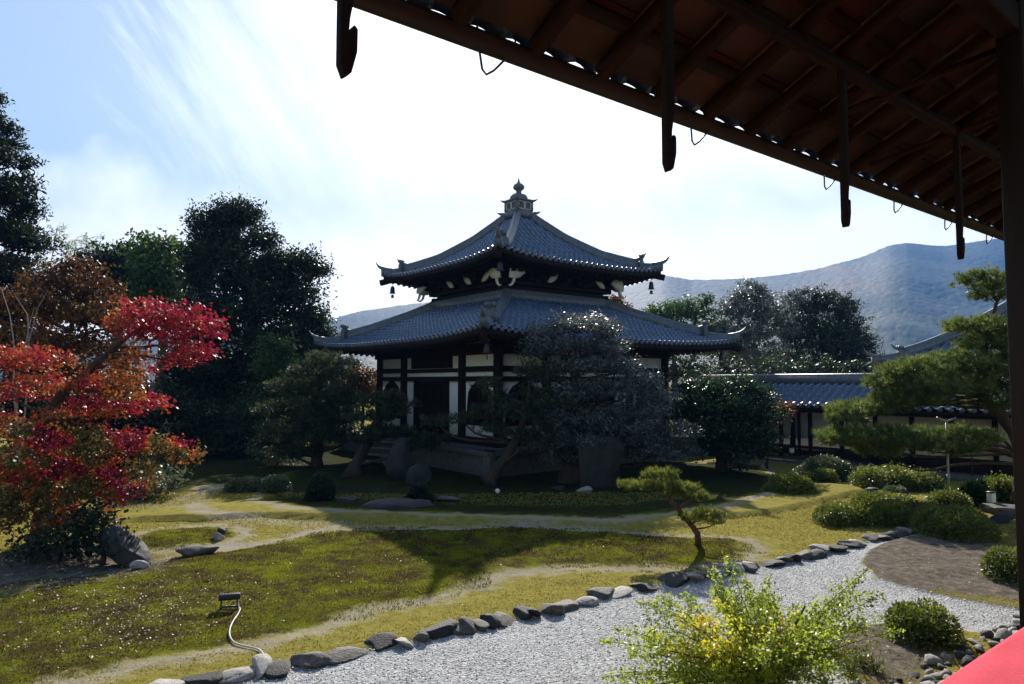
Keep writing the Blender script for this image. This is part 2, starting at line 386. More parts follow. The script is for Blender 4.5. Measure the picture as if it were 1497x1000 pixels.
def clump_points(c, r, nsub, per, subr, shell=.55, flat=0.0):
    """leaf positions gathered in twigs over an ellipsoid: returns points, outward directions, per-twig tone"""
    d = rand_dir(nsub); 
    if flat: d[:, 2] = np.where(d[:, 2] < -flat, d[:, 2] * .35, d[:, 2])
    rad = (shell + (1 - shell) * rng.random(nsub) ** .7)[:, None] * (.88 + .28 * rng.random(nsub))[:, None]
    sc = np.asarray(c) + d * rad * np.asarray(r)
    tn = rng.random(nsub)
    p = np.repeat(sc, per, 0) + rng.normal(size=(nsub * per, 3)) * subr * np.array((1, 1, .75)); o = np.repeat(d, per, 0)
    t = np.clip(np.repeat(tn, per) * .7 + .3 * rng.random(nsub * per), 0, 1)
    return p, o, t
def limb(mb, a, b, r0, r1, bend=.12, n=7, k=7):
    a = np.asarray(a, float); b = np.asarray(b, float); L = np.linalg.norm(b - a); t = np.linspace(0, 1, n)[:, None]
    off = rand_dir(1)[0] * L * bend; off2 = rand_dir(1)[0] * L * bend * .5
    P = a + (b - a) * t + off * np.sin(math.pi * t) + off2 * np.sin(2 * math.pi * t)
    mb.tube(P, np.linspace(r0, r1, n), k); return P
def trunk_of(mb, pts, rad, k=10):
    pts = np.asarray(pts, float); n = len(pts); t = np.linspace(0, n - 1, n * 5)
    P = np.stack([np.interp(t, np.arange(n), pts[:, i]) for i in range(3)], 1)
    for _ in range(3): P[1:-1] = (P[:-2] + 2 * P[1:-1] + P[2:]) / 4
    P[1:-1] += rng.normal(size=(len(P) - 2, 3)) * np.mean(rad) * .12
    r = np.interp(t, np.arange(n), rad); r[:3] *= np.array((1.45, 1.2, 1.06)); mb.tube(P, r, k); return P
def make_tree(name, label, cat, base, trunk_pts, trunk_r, clumps, leafm, barkm=None, kind='leaf', L=.1, Wd=.05, dens=1.0, subr=.16, per=14, shell=.5, flat=.3, group=None,
              up=.5, bias=None, core=0, crown='crown', trunk='trunk', nk=10, limb_r=.05, limbs=True, spread=.75):
    """tree = trunk with limbs + crown of leaves; clumps = [(centre, radii)] in world metres"""
    root = thing(name, label, cat, (base[0], base[1], 0), 0, group); org = np.array((base[0], base[1], 0.))
    tb = MB(); P = trunk_of(tb, trunk_pts, trunk_r); lv = Leaves()
    for c, r in clumps:
        c = np.asarray(c, float); r = np.asarray(r, float)
        area = (r[0] * r[1] + r[0] * r[2] + r[1] * r[2]) / 3 * 12.6
        nsub = max(6, int(area * dens)); p, o, t = clump_points(c, r, nsub, per, subr, shell, flat)
        if bias is not None: t = bias(p, t)
        if kind == 'leaf': lv.diamonds(p, o * .6 + np.array((0, 0, -.15)), L, Wd, up, t)
        else:
            o2 = o * .7 + np.array((0, 0, .75)); lv.needles(p, o2, nk, L, Wd, spread, t)
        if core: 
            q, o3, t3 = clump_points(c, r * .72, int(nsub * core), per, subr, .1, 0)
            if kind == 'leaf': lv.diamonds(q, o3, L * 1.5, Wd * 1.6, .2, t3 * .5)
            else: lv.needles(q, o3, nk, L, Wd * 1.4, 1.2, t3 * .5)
        if limbs:
            below = P[(P[:, 2] < c[2] + .1) & (P[:, 2] > min(.38 * P[:, 2].max(), c[2] * .7))]; src = below if len(below) > 3 else P[:4]
            j = np.argmin(np.linalg.norm(src - c, axis=1) + .5 * np.abs(src[:, 2] - (c[2] - .6 * np.linalg.norm(src[:, :2] - c[:2], axis=1))))
            rr = min(limb_r, np.mean(trunk_r) * .8)
            limb(tb, src[j], c - np.array((0, 0, r[2] * .3)), rr, rr * .3)
            for _ in range(3):
                e = c + rand_dir(1)[0] * r * .75; limb(tb, c - np.array((0, 0, r[2] * .3)), e, rr * .35, rr * .12, n=5, k=5)
    V = np.concatenate(tb.v) - org; tb.v = [V]; tb.build(trunk, barkm or BARK, root, True)
    lv.build(crown, leafm, root, org); return root
def px_clumps(rows):
    """rows (px, py, rx, ry, Y, depth radius): a mass of leaves seen at a pixel, at distance Y"""
    out = []
    for px, py, rx, ry, Y, dr in rows: out.append((W(px, py, Y), (rx * Y / FPX, dr, ry * Y / FPX)))
    return out

# ------------------------------------------------------------------ tiled roofs
TH = math.atan2(.613, .79)                     # the whole precinct stands on one grid
AX = np.array((.79, .613, 0)); BX = np.array((.613, -.79, 0))
def tiled_strip(surf, p0, p1, q_in, q_out, pitch=.24, row=.26, clip=None, wave=.07):
    """rolls and pans of a hongawara roof: surf(p, q) -> xyz; q runs from the eave (q_out) up to q_in; clip(p) -> lowest q allowed"""
    n = max(2, int(round((p1 - p0) / pitch))); pitch = (p1 - p0) / n
    offs = [(-.5, 0), (-.30, .0), (-.27, .55), (-.14, .95), (0, 1.05), (.14, .95), (.27, .55), (.30, 0)]
    cols = [(p0 + (i + .5 + a) * pitch, hgt * wave) for i in range(n) for a, hgt in offs] + [(p1, 0)]
    m = max(3, int(round((q_out - q_in) / row))); V = []; ps = np.array([c[0] for c in cols]); hs = np.array([c[1] for c in cols])
    lo = np.array([clip(p) for p in ps]) if clip else np.full(len(ps), q_in)
    rows = []
    for j in range(m):
        for qe, lift in ((q_out - j * (q_out - q_in) / m, .056), (q_out - (j + 1) * (q_out - q_in) / m, .0)):
            q = np.maximum(np.maximum(qe, q_in), np.minimum(lo, q_out))
            xyz = np.array([surf(p, qq) for p, qq in zip(ps, q)]); xyz[:, 2] += hs + lift; rows.append(xyz)
    k = len(ps); V = np.concatenate(rows); F = []
    for i in range(len(rows) - 1):
        a = np.arange(k - 1) + i * k; F.append(np.stack([a, a + 1, a + 1 + k, a + k], 1))
    F = np.concatenate(F)
    keep = np.linalg.norm(V[F[:, 0]] - V[F[:, 3]], axis=1) + np.linalg.norm(V[F[:, 1]] - V[F[:, 2]], axis=1) > 1e-5
    return V, F[keep]
def rot_face(k):
    c, s_ = [(1, 0), (0, 1), (-1, 0), (0, -1)][k]; return np.array(((c, -s_, 0), (s_, c, 0), (0, 0, 1.)))
def roof_z(prof, sori, half):
    zs = np.array(prof)                        # rows (fraction of half width, height)
    def f(p, q):
        s = q / half; z = np.interp(s, zs[:, 0], zs[:, 1])
        e = abs(p) / max(q, .2); return z + sori * (min(1, e) ** 3.2) * (s ** 3)
    return f
def ridge_prof(w0, h0, w1=None, h1=None):
    def f(t):
        w_ = w0 + ((w1 or w0) - w0) * t; h = h0 + ((h1 or h0) - h0) * t
        return [(-w_, -.06), (-w_ * .95, h * .62), (-w_ * .62, h * .66), (-w_ * .6, h * .82), (-w_ * .3, h), (w_ * .3, h), (w_ * .6, h * .82), (w_ * .62, h * .66), (w_ * .95, h * .62), (w_, -.06)]
    return f
def onigawara(mb, o, d, sc):
    """ridge-end tile: shouldered plaque, two cylinder tiles over it; o = foot, d = outward horizontal direction"""
    d = np.asarray(d, float); sd = np.array((-d[1], d[0], 0)); o = np.asarray(o, float)
    pl = [(-.34, -.05), (-.30, .34), (-.20, .50), (-.09, .56), (0, .66), (.09, .56), (.20, .50), (.30, .34), (.34, -.05), (.17, -.12), (0, -.02), (-.17, -.12)]
    mb.prism([(a * sc, b * sc) for a, b in pl], o, sd, (0, 0, 1), .16 * sc)
    for a, b, r in ((-.12, .60, .085), (.12, .60, .085), (0, .22, .12)):
        c = o + sd * a * sc + np.array((0, 0, b * sc)); mb.tube([c - d * .12 * sc, c + d * .13 * sc + np.array((0, 0, .04 * sc))], r * sc, 10)
    return mb

# ------------------------------------------------------------------ the temple hall
def build_temple():
    D = 25.1; cx, cy = .010 * D, D
    t = thing('temple_hall', 'two-storied dark timber temple hall with curved grey tile roofs and white panels', 'temple', (cx, cy, 0), TH)
    a = 3.71
    # podium
    mb = MB(); mb.box((0, 0, .29), (4.72, 4.72, .29)); pod = mb.build('podium', STONE, t, bevel=.02)
    mb = MB(); 
    for k in range(4): 
        Rk = rot_face(k)
        for i in range(8):
            c = Rk @ np.array((-4.82 + (i + .5) * 9.64 / 8, -4.66, .645)); h = np.array((.598, .22, .062)) if k % 2 == 0 else np.array((.22, .598, .062)); mb.box(c, h)
    mb.build('coping', STONE, pod, bevel=.012)
    for k in range(4):
        mb = MB(); mb.box(rot_face(k) @ np.array((-4.74, -4.74, .29)), (.13, .13, .30)); mb.build('corner_pier', STONE, pod, bevel=.015)
    mb = MB(); mb.box((0, 0, .62), (4.45, 4.45, .06)); mb.build('paving', STONE, pod)
    # walls, four alike
    for k in range(4):
        Rk = rot_face(k)
        def rbox(m_, c, h):
            c = Rk @ np.asarray(c, float); h = np.abs(Rk @ np.asarray(h, float)); m_.box(c, h)
        y0 = -a
        mb = MB(); rbox(mb, (0, y0 + .08, 2.3), (a - .1, .05, 1.62)); mb.build('wall', PLASTER, t)
        b = MB()                                   # sill, rails and head beams
        rbox(b, (0, y0, .79), (a + .06, .12, .115)); rbox(b, (0, y0, 2.67), (a + .10, .125, .075)); rbox(b, (0, y0, 2.94), (a + .06, .09, .06))
        rbox(b, (0, y0, 3.50), (a + .20, .11, .10)); rbox(b, (0, y0 - .02, 3.66), (a + .34, .17, .055))
        for sx in (-1, 1): rbox(b, (sx * 2.785, y0 + .01, 1.32), (.83, .08, .055)); rbox(b, (sx * 2.785, y0 + .012, 3.02), (.83, .06, .03))
        for sx in (-1, 1): rbox(b, (sx * .985, y0, 1.76), (.07, .10, .85))
        b.build('beam', WOOD, t, bevel=.01)
        tb_ = MB(); rbox(tb_, (0, y0 - .03, 3.21), (1.25, .05, .19)); tb_.build('transom_board', WOOD, t)
        d = MB()
        for sx in (-1, 1):
            rbox(d, (sx * .46, y0 + .0, 1.75), (.455, .035, .84))
            for j in range(4): rbox(d, (sx * .44, y0 - .03, 1.0 + j * .5), (.425, .028, .035))
            for j in range(3): rbox(d, (sx * (.06 + .38 * j), y0 - .031, 1.75), (.03, .027, .83))
        door = d.build('door', WOOD, t)
        g = MB()
        for j in range(9): rbox(g, (-.66 + j * .165, y0 - .062, 2.14), (.012, .012, .33))
        g.build('door_lattice', WOODRED, door)
        for sx in (-1, 1):                         # bell-shaped katomado windows
            ol = [(-.66, 0), (-.60, .35), (-.55, .75), (-.50, .92), (-.36, 1.08), (-.24, 1.13), (-.12, 1.20), (0, 1.30), (.12, 1.20), (.24, 1.13), (.36, 1.08), (.50, .92), (.55, .75), (.60, .35), (.66, 0)]
            f = MB(); f.prism(ol, Rk @ np.array((sx * 2.785, y0 + .0, 1.375)), Rk @ np.array((1., 0, 0)), (0, 0, 1), .12); win = f.build('window', WOOD, t)
            f = MB()
            for j in range(9): 
                x = -.48 + j * .12; f.box(Rk @ np.array((sx * 2.785 + x, y0 - .075, 1.375 + .5 - .07 * abs(x))), (.014, .014, .46 - .07 * abs(x)))
            f.build('window_lattice', WOODRED, win)
        # brackets over the columns, and white painted nosings
        for x in (-a, -1.855, 1.855):
            b = MB()
            for st, (wd, dp, zz) in enumerate(((.17, .17, 3.77), (.42, .10, 3.88), (.13, .42, 3.89), (.56, .09, 4.04), (.11, .60, 4.05))): rbox(b, (x, y0 - (.22 * (dp > .2) ), zz), (wd, dp, .055))
            for ox in (-.34, 0, .34): rbox(b, (x + ox, y0, 3.96), (.085, .10, .04))
            b.build('bracket', WOOD, t, bevel=.008)
        for x in (-2.78, 0, 2.78): n_ = MB(); rbox(n_, (x, y0 + .055, 3.86), (.62, .03, .13)); n_.build('frieze_panel', CREAM, t)
    for k in range(4):
        Rk = rot_face(k)
        for x in (-a, -1.855, 1.855):
            c = Rk @ np.array((x, -a, 0)); mb = MB(); mb.lathe(c, [(.20, .705), (.20, .78), (.145, .80), (.15, 2.2), (.14, 3.55), (.13, 3.72)], 14); mb.build('column', WOOD, t, True)
    # roofs
    def roof(name, half, q_in, prof, sori, eave_t, rowp):
        zf = roof_z(prof, sori, half); tiles = MB(); under = MB()
        root = None
        for k in range(4):
            Rk = rot_face(k)
            V, F = tiled_strip(lambda p, q: np.array((np.clip(p, -q, q), -q, zf(np.clip(p, -q, q), q))), -half, half, q_in, half, .235, rowp, clip=lambda p: abs(p))
            tiles.v.append(V @ Rk.T); tiles.f += [[i + tiles.n for i in f] for f in F.tolist()]; tiles.n += len(V)
        r = tiles.build(name, TILE, t)
        for k in range(4):
            Rk = rot_face(k)
            # eave board, under-boards and two tiers of rafters
            xs = np.linspace(-half + .02, half - .02, 61); qs = np.linspace(half - .03, q_in + .05, 12); V = []; 
            for q in qs:
                for x in xs: xx = x / (half - .02) * q; V.append((xx, -q, zf(xx, q) - eave_t))
            F = [(i * 61 + j, (i + 1) * 61 + j, (i + 1) * 61 + j + 1, i * 61 + j + 1) for i in range(11) for j in range(60)]
            m_ = MB(); m_.add(np.array(V) @ Rk.T, F); m_.build('soffit', WOOD, r, True)
            m_ = MB(); P = [np.array((x, -half + .02, zf(x, half) - eave_t * .5 - .0)) for x in xs]
            m_.sweep([Rk @ p for p in P], lambda q: [(-.03, -eave_t * .55), (-.03, eave_t * .42), (.045, eave_t * .42), (.045, -eave_t * .55)], Rk @ np.array((0, 1., 0))); m_.build('eave_board', WOOD, r)
            m_ = MB(); n = int(half * 2 / .235)
            for i in range(n):
                x = -half + (i + .5) * 2 * half / n
                for (q0, q1, dz) in ((half - .07, half - .75, .05), (half - .55, max(q_in + .2, half - 2.1), .15)):
                    q1 = max(q1, abs(x) + .03)
                    if q1 < q0 - .08: m_.beam(Rk @ np.array((x, -q0, zf(x, q0) - eave_t - dz)), Rk @ np.array((x, -q1, zf(x, q1) - eave_t - dz)), .085, .10)
            m_.build('rafter_row', WOOD, r)
            # row of round tile ends along the eave
            m_ = MB(); n = int(round(half * 2 / .235))
            for i in range(n):
                x = -half + (i + .5) * 2 * half / n; z = zf(x, half); m_.tube([Rk @ np.array((x, -half - .035, z + .028)), Rk @ np.array((x, -half + .06, z + .036))], .062, 8)
            m_.build('tile_end_row', RIDGE, r)
            # hip ridge: upper run, ridge-end tile, lower run with an upturned tip
            dg = Rk @ (np.array((-1., -1, 0)) / math.sqrt(2)); sd = np.array((-dg[1], dg[0], 0))
            def hp(s, dz=0): q = s * half; z = zf(q, q) + dz; return dg * q * math.sqrt(2) + np.array((0, 0, z))
            s1 = .845; pts = [hp(s, .02) for s in np.linspace(q_in / half, s1, 26)]
            hr = MB(); hr.sweep(pts, ridge_prof(.135, .30, .14, .33), sd); h_ = hr.build('hip_ridge', RIDGE, r)
            pts = [hp(s, .02 + .12 * max(0, (s - .93) / .085) ** 2) for s in np.linspace(s1 - .02, 1.012, 14)]
            lr = MB(); lr.sweep(pts, ridge_prof(.10, .20, .10, .22), sd)
            # upturned horn on each run
            for base, up, sc in ((hp(s1, .34), 1, 1.0), (hp(1.005, .28), 1, 1.0)):
                hpz = [base + dg * x + np.array((0, 0, z)) for x, z in ((-.35, -.06), (-.1, -.02), (.05, .03), (.15, .09), (.23, .18), (.27, .25))]
                lr.tube(hpz, np.array((.075, .075, .07, .055, .03, .008)) * sc, 8)
            lr.build('ridge_tip', RIDGE, h_)
            on = MB(); onigawara(on, hp(s1, .0) + dg * .10, dg, .82 if half > 4.5 else .72); on.build('ridge_end_tile', RIDGE, h_); on = MB(); onigawara(on, hp(1.0, .02) + dg * .02, dg, .38); on.build('corner_end_tile', RIDGE, h_)
            # corner beam and wind bell
            m_ = MB(); m_.beam(hp(1.0, -eave_t - .12) + dg * .12, hp(.5, -eave_t - .14), .16, .20); m_.build('corner_beam', WOOD, r)
            m_ = MB(); bp = hp(.93, -eave_t - .18); m_.tube([bp, bp - np.array((0, 0, .10))], .008, 5); m_.lathe(bp - np.array((0, 0, .38)), [(.115, 0), (.10, .03), (.085, .14), (.075, .22), (.05, .27), (.01, .285)], 12)
            m_.prism([(-.06, -.13), (.06, -.13), (.045, 0), (-.045, 0)], bp - np.array((0, 0, .42)), dg, (0, 0, 1), .01); m_.build('wind_bell', IRON, r)
        return r
    lo = [(.40, 5.30), (.53, 4.88), (.73, 4.31), (.87, 3.97), (1.0, 3.76)]
    up = [(.06, 8.72), (.14, 8.38), (.34, 7.66), (.59, 6.97), (.80, 6.58), (1.0, 6.36)]
    roof('lower_roof', 5.50, 2.22, lo, .22, .16, .27)
    roof('upper_roof', 3.66, .30, up, .22, .15, .25)
    # band of ridge tiles round the foot of the upper storey
    mb = MB(); e = 2.40
    for k in range(4):
        Rk = rot_face(k); mb.sweep([Rk @ np.array((-e, -e + .1, 5.27)), Rk @ np.array((e, -e + .1, 5.27))], ridge_prof(.13, .30), Rk @ np.array((0, 1., 0)))
    mb.build('skirt_ridge', RIDGE, t)
    # upper storey
    mb = MB(); mb.box((0, 0, 5.75), (2.18, 2.18, .62)); us = mb.build('upper_storey', WOOD, t)
    for k in range(4):
        Rk = rot_face(k)
        def rb(m_, c, h): m_.box(Rk @ np.asarray(c, float), np.abs(Rk @ np.asarray(h, float)))
        m_ = MB(); rb(m_, (0, -2.22, 5.62), (2.36, .08, .06)); rb(m_, (0, -2.26, 5.80), (2.42, .12, .05)); rb(m_, (0, -2.85, 6.27), (3.0, .07, .07)); m_.build('beam', WOOD, us, bevel=.01)
        for x in (-2.2, -1.1, 0, 1.1):
            m_ = MB(); 
            for wd, y_, dp, zz in ((.15, -2.3, .15, 5.89), (.36, -2.3, .09, 5.99), (.10, -2.42, .36, 5.99), (.46, -2.5, .08, 6.13), (.09, -2.6, .50, 6.13), (.40, -2.85, .08, 6.20)): rb(m_, (x, y_, zz), (wd, dp, .05))
            for ox in (-.28, 0, .28): rb(m_, (x + ox, -2.31, 6.06), (.075, .09, .035)); rb(m_, (x + ox, -2.85, 6.10), (.07, .085, .035))
            m_.build('bracket', WOOD, us, bevel=.008)
            # chalk-white carved nosing and slanting tail
            fl = -1 if (x > 1) == (k % 2 == 0) else 1
            if x > -2.19 and not (k == 0 and x == 0):
                m_ = MB(); m_.prism([(-.24 * fl, -.12), (-.14 * fl, .04), (.02 * fl, .15), (.18 * fl, .19), (.20 * fl, .09), (.08 * fl, -.04), (-.08 * fl, -.13)][::fl], Rk @ np.array((x + .48, -2.62, 6.00)), Rk @ np.array((1., 0, 0)), (0, 0, 1), .06); m_.build('nosing', NOSE, us)
        for sx in (-1, 1):
            m_ = MB(); o = Rk @ np.array((sx * 2.42, -2.80, 5.98)); ex = Rk @ np.array((-sx * 1., 0, 0))
            m_.prism([(-.16, -.12), (-.16, .02), (.0, .16), (.18, .24), (.36, .18), (.44, .06), (.34, .0), (.22, -.10), (.06, -.13)], o, ex, (0, 0, 1), .09)
            m_.tube([o + ex * x_ + np.array((0, 0, z_)) for x_, z_ in ((.02, -.12), (.0, -.22), (-.06, -.32), (-.14, -.37), (-.2, -.36))], [.05, .048, .04, .035, .02], 7)
            m_.tube([o + ex * x_ + np.array((0, 0, z_)) for x_, z_ in ((-.14, .0), (-.10, .18), (-.02, .34))], [.035, .035, .02], 7)
            m_.build('nosing', NOSE, us)
    # finial: square dew basin with panels, inverted bowl and jewel
    fz = 8.62; mb = MB(); mb.box((0, 0, fz + .10), (.46, .46, .10)); mb.box((0, 0, fz + .235), (.37, .37, .05))
    for sx in (-1, 1):
        for sy in (-1, 1): mb.tube([(sx * .40, sy * .40, fz + .19), (sx * .50, sy * .50, fz + .20), (sx * .58, sy * .58, fz + .25)], [.06, .045, .01], 6)
    fin = mb.build('finial', RIDGE, t)
    mb = MB(); mb.box((0, 0, fz + .45), (.34, .34, .17)); 
    for sx in (-1, 1):
        for sy in (-1, 1): mb.box((sx * .345, sy * .345, fz + .45), (.04, .04, .18))
    for k in range(4):
        Rk = rot_face(k)
        for x in (-.155, .155):
            c = Rk @ np.array((x, -.35, fz + .45)); nrm_ = Rk @ np.array((0, -1., 0)); ex = Rk @ np.array((1., 0, 0)); aa = np.linspace(0, 2 * math.pi, 13)
            mb.tube([c + ex * .10 * math.cos(q) + np.array((0, 0, .10 * math.sin(q))) for q in aa], .018, 6, False)
            mb.box(c, np.abs(Rk @ np.array((.028, .02, .028))))
    mb.build('dew_basin', RIDGE, fin)
    mb = MB()
    for k in range(4):
        Rk = rot_face(k)
        for x in (-.155, .155):
            for dx_, dz_, hx, hz in ((-.135, 0, .012, .14), (.135, 0, .012, .14), (0, .135, .12, .012), (0, -.135, .12, .012)):
                mb.box(Rk @ np.array((x + dx_, -.352, fz + .45 + dz_)), np.abs(Rk @ np.array((hx, .012, hz))))
    mb.build('panel_rim', NOSE, fin)
    mb = MB(); mb.box((0, 0, fz + .655), (.42, .42, .032))
    for sx in (-1, 1):
        for sy in (-1, 1): mb.tube([(sx * .36, sy * .36, fz + .66), (sx * .44, sy * .44, fz + .675), (sx * .50, sy * .50, fz + .72)], [.05, .035, .01], 6)
    mb.build('basin_cap', RIDGE, fin)
    mb = MB(); mb.lathe((0, 0, fz + .68), [(.33, 0), (.345, .05), (.33, .14), (.26, .22), (.15, .27), (.105, .30), (.10, .36), (.125, .40), (.19, .44), (.215, .51), (.20, .57), (.14, .63), (.075, .67), (.045, .71), (.03, .78), (.004, .88)], 24)
    mb.build('jewel', RIDGE, fin, True)
    # plank steps leaning on the podium's left side
    return t
temple = build_temple()

# ------------------------------------------------------------------ the tiled corridor and the hall on the right
def build_corridor():
    o = np.array((7.35, 25.4)); Lc = 11.5
    t = thing('covered_corridor', 'low covered corridor with sparkling blue grey tile roof and cream walls', 'corridor', (o[0], o[1], 0), math.atan2(BX[1], BX[0]))
    # local x runs along B towards the viewer's right, local y = +A (away); the side seen has normal -y
    z_e, z_r, wd = 1.80, 2.56, 1.35
    V, F = tiled_strip(lambda p, q: np.array((p, -q, z_r - (z_r - z_e) * (q / wd) ** .9)), 0, Lc, .08, wd, .26, .27, wave=.06)
    mb = MB(); mb.add(V, F.tolist()); V2 = V * np.array((1, -1, 1)); mb.add(V2, F[:, ::-1].tolist()); rf = mb.build('roof', TILE, t)
    mb = MB(); mb.sweep([(0, 0, z_r - .02), (Lc, 0, z_r - .02)], ridge_prof(.14, .30), (0, 1, 0)); mb.build('ridge', RIDGE, rf)
    mb = MB()
    for i in range(int(Lc / .26)): mb.tube([(.13 + i * .26, -wd - .03, z_e + .03), (.13 + i * .26, -wd + .05, z_e + .04)], .065, 8)
    mb.build('tile_end_row', RIDGE, rf)
    mb = MB(); mb.box((Lc / 2, -wd + .05, z_e - .06), (Lc / 2, .05, .05)); mb.box((Lc / 2, -wd * .5, z_e + .13), (Lc / 2, .60, .03), Matrix.Rotation(R(28), 3, 'X')); mb.box((Lc / 2, .62, z_e + .13), (Lc / 2, .60, .03), Matrix.Rotation(R(-28), 3, 'X'))
    mb.build('soffit', WOOD, rf)
    mb = MB()
    for i in range(int(Lc / .3)): mb.beam((.15 + i * .3, -wd + .02, z_e - .10), (.15 + i * .3, -.4, z_e + .35), .06, .07)
    mb.build('rafter_row', WOOD, rf)
    mb = MB(); mb.box((Lc / 2, -.55, 1.10), (Lc / 2, .05, .62)); mb.build('wall', CREAM, t)
    mb = MB(); mb.box((Lc / 2, -.60, .50), (Lc / 2, .06, .05)); mb.box((Lc / 2, -.62, 1.70), (Lc / 2, .08, .09)); mb.box((Lc / 2, -.585, .30), (Lc / 2, .045, .16)); mb.build('beam', WOOD, t)
    for i in range(12): mb = MB(); mb.box((.2 + i, -.60, .92), (.055, .075, .80)); mb.build('post', WOOD, t)
    for x in (3.55, 3.68, 3.86): mb = MB(); mb.beam((x, -.70, .2), (x + (.16 if x == 3.55 else .0), -.70, 1.75), .07, .07, up=(0, 1, 0)); mb.build('prop', WOOD, t)
    mb = MB(); mb.box((Lc / 2, -.75, .07), (Lc / 2, .62, .08)); mb.build('plinth', STONE, t)
    return t
build_corridor()
def build_right_hall():
    t = thing('right_hall', 'wide hall with hipped grey tile roof rising behind the right hand pine', 'temple building', (12.75, 24.0, 0), TH)
    # local x = A (away to the right), local -y = B (towards the viewer's right); roof corner at the origin
    Lb, wA = 11.0, 8.6; zc = 2.98; rise = 2.15; run = 3.2
    def zf(q): s = np.clip(q / run, 0, 1); return zc + rise * (.72 * s + .28 * s * s)        # q = distance in from the eave
    def sori(e, q): return .26 * max(0, 1 - e / 2.6) ** 2 * max(0, 1 - q / 2.2)
    # face looking to -x (eave along local -y)
    def s1(p, q): q_ = run - q; e = p; return np.array((q_, -p, zf(q_) + sori(e, q_)))
    V, F = tiled_strip(s1, 0, Lb, .0, run, .27, .28, clip=lambda p: run - p if p < run else 0, wave=.065)
    mb = MB(); mb.add(V, F.tolist())
    def s2(p, q): q_ = run - q; return np.array((p, -q_, zf(q_) + sori(p, q_)))
    V, F = tiled_strip(s2, 0, wA, .0, run, .27, .28, clip=lambda p: run - p if p < run else 0, wave=.065); mb.add(V, F[:, ::-1].tolist())
    rf = mb.build('roof', TILE, t)
    dg = np.array((1., -1, 0)); sd = np.array((1., 1, 0)) / math.sqrt(2)
    pts = [dg * q + np.array((0, 0, zf(q) + sori(q, q) + .02)) for q in np.linspace(.62, run, 16)]
    mb = MB(); mb.sweep(pts, ridge_prof(.14, .32), sd); h = mb.build('hip_ridge', RIDGE, rf)
    mb = MB(); pts = [dg * q + np.array((0, 0, zf(max(q, 0)) + sori(max(q, 0), max(q, 0)) + .02 + .10 * max(0, .3 - q))) for q in np.linspace(.68, -.06, 8)]
    mb.sweep(pts, ridge_prof(.10, .2), sd)
    for q, b in ((.60, .30), (-.02, .24)):
        o = dg * q + np.array((0, 0, zf(max(q, 0)) + sori(max(q, 0), max(q, 0)) + b)); d_ = -dg / math.sqrt(2)
        mb.tube([o + d_ * x + np.array((0, 0, z)) for x, z in ((-.3, -.05), (0, 0), (.2, .08), (.3, .2))], [.07, .07, .05, .01], 7)
    onigawara(mb, dg * .60 + np.array((0, 0, zf(.6) + .05)), -dg / math.sqrt(2), .7)
    mb.build('ridge_tip', RIDGE, h)
    mb = MB(); mb.sweep([(run, -run, zf(run) + .0), (run, -Lb, zf(run) + .0)], ridge_prof(.2, .55), (1, 0, 0)); mb.build('main_ridge', RIDGE, rf)
    mb = MB()
    xs = np.linspace(0.02, Lb, 30)
    mb.sweep([(0.03, -x, zc + sori(x, 0) - .10) for x in xs], lambda q: [(-.03, -.07), (-.03, .07), (.05, .07), (.05, -.07)], (1, 0, 0))
    mb.add([(q, -max(x, q), zf(q) + sori(x, q) - .17) for q in (.03, 1.3) for x in xs], [(j, j + 1, 31 + j, 30 + j) for j in range(29)]); mb.build('soffit', WOOD, rf)
    mb = MB()
    for i in range(40): x = .15 + i * .27; mb.beam((.04, -x, zc + sori(x, 0) - .2), (1.4, -x, zf(1.4) - .26), .08, .09)
    mb.build('rafter_row', WOOD, rf)
    mb = MB(); mb.box((1.15, -Lb / 2 - .6, 1.6), (.05, Lb / 2 - 1.0, 1.55)); mb.build('wall', PLASTER, t)
    mb = MB(); mb.box((1.05, -Lb / 2 - .6, 2.55), (.08, Lb / 2 - .9, .09)); mb.box((1.06, -Lb / 2 - .6, .62), (.09, Lb / 2 - .9, .10)); mb.box((1.07, -Lb / 2 - .6, 1.9), (.06, Lb / 2 - .9, .06)); mb.build('beam', WOOD, t)
    for i in range(7): mb = MB(); mb.box((1.05, -1.7 - i * 1.45, 1.5), (.09, .09, 1.5)); mb.build('post', WOOD, t)
    for i in (0, 2, 4, 5): mb = MB(); mb.box((1.06, -2.42 - i * 1.45, 1.28), (.05, .55, .55)); mb.build('lattice_door', WOOD, t)
    mb = MB(); mb.box((.9, -Lb / 2 - .5, .2), (.35, Lb / 2 - .8, .2)); mb.build('plinth', STONE, t)
    return t
build_right_hall()
def build_outbuilding():
    p = W(1306, 520, 42.)
    t = thing('far_outbuilding', 'small pale roofed outbuilding showing one bright verge between trees and hall roof', 'outbuilding', (p[0], p[1], 0), TH + R(20))
    z = p[2]; mb = MB()
    for s in (-1, 1): mb.add([(-2, 0, z + .05), (2, 0, z + .05), (2, s * 1.9, z - .85), (-2, s * 1.9, z - .85), (-2, 0, z + .13), (2, 0, z + .13), (2, s * 1.95, z - .78), (-2, s * 1.95, z - .78)],
                              [(0, 1, 2, 3), (7, 6, 5, 4), (0, 4, 5, 1), (3, 2, 6, 7), (0, 3, 7, 4), (1, 5, 6, 2)])
    mb.build('roof', mat('pale_roof', (.45, .46, .47), .45, .5, .15, 8), t); mb = MB(); mb.box((0, 0, (z - .8) / 2), (1.8, 1.6, (z - .8) / 2)); mb.prism([(-1.6, 0), (1.6, 0), (0, .74)], (0, 0, z - .8), (0, 1, 0), (0, 0, 1), 3.5); mb.build('wall', CREAM, t)
build_outbuilding()

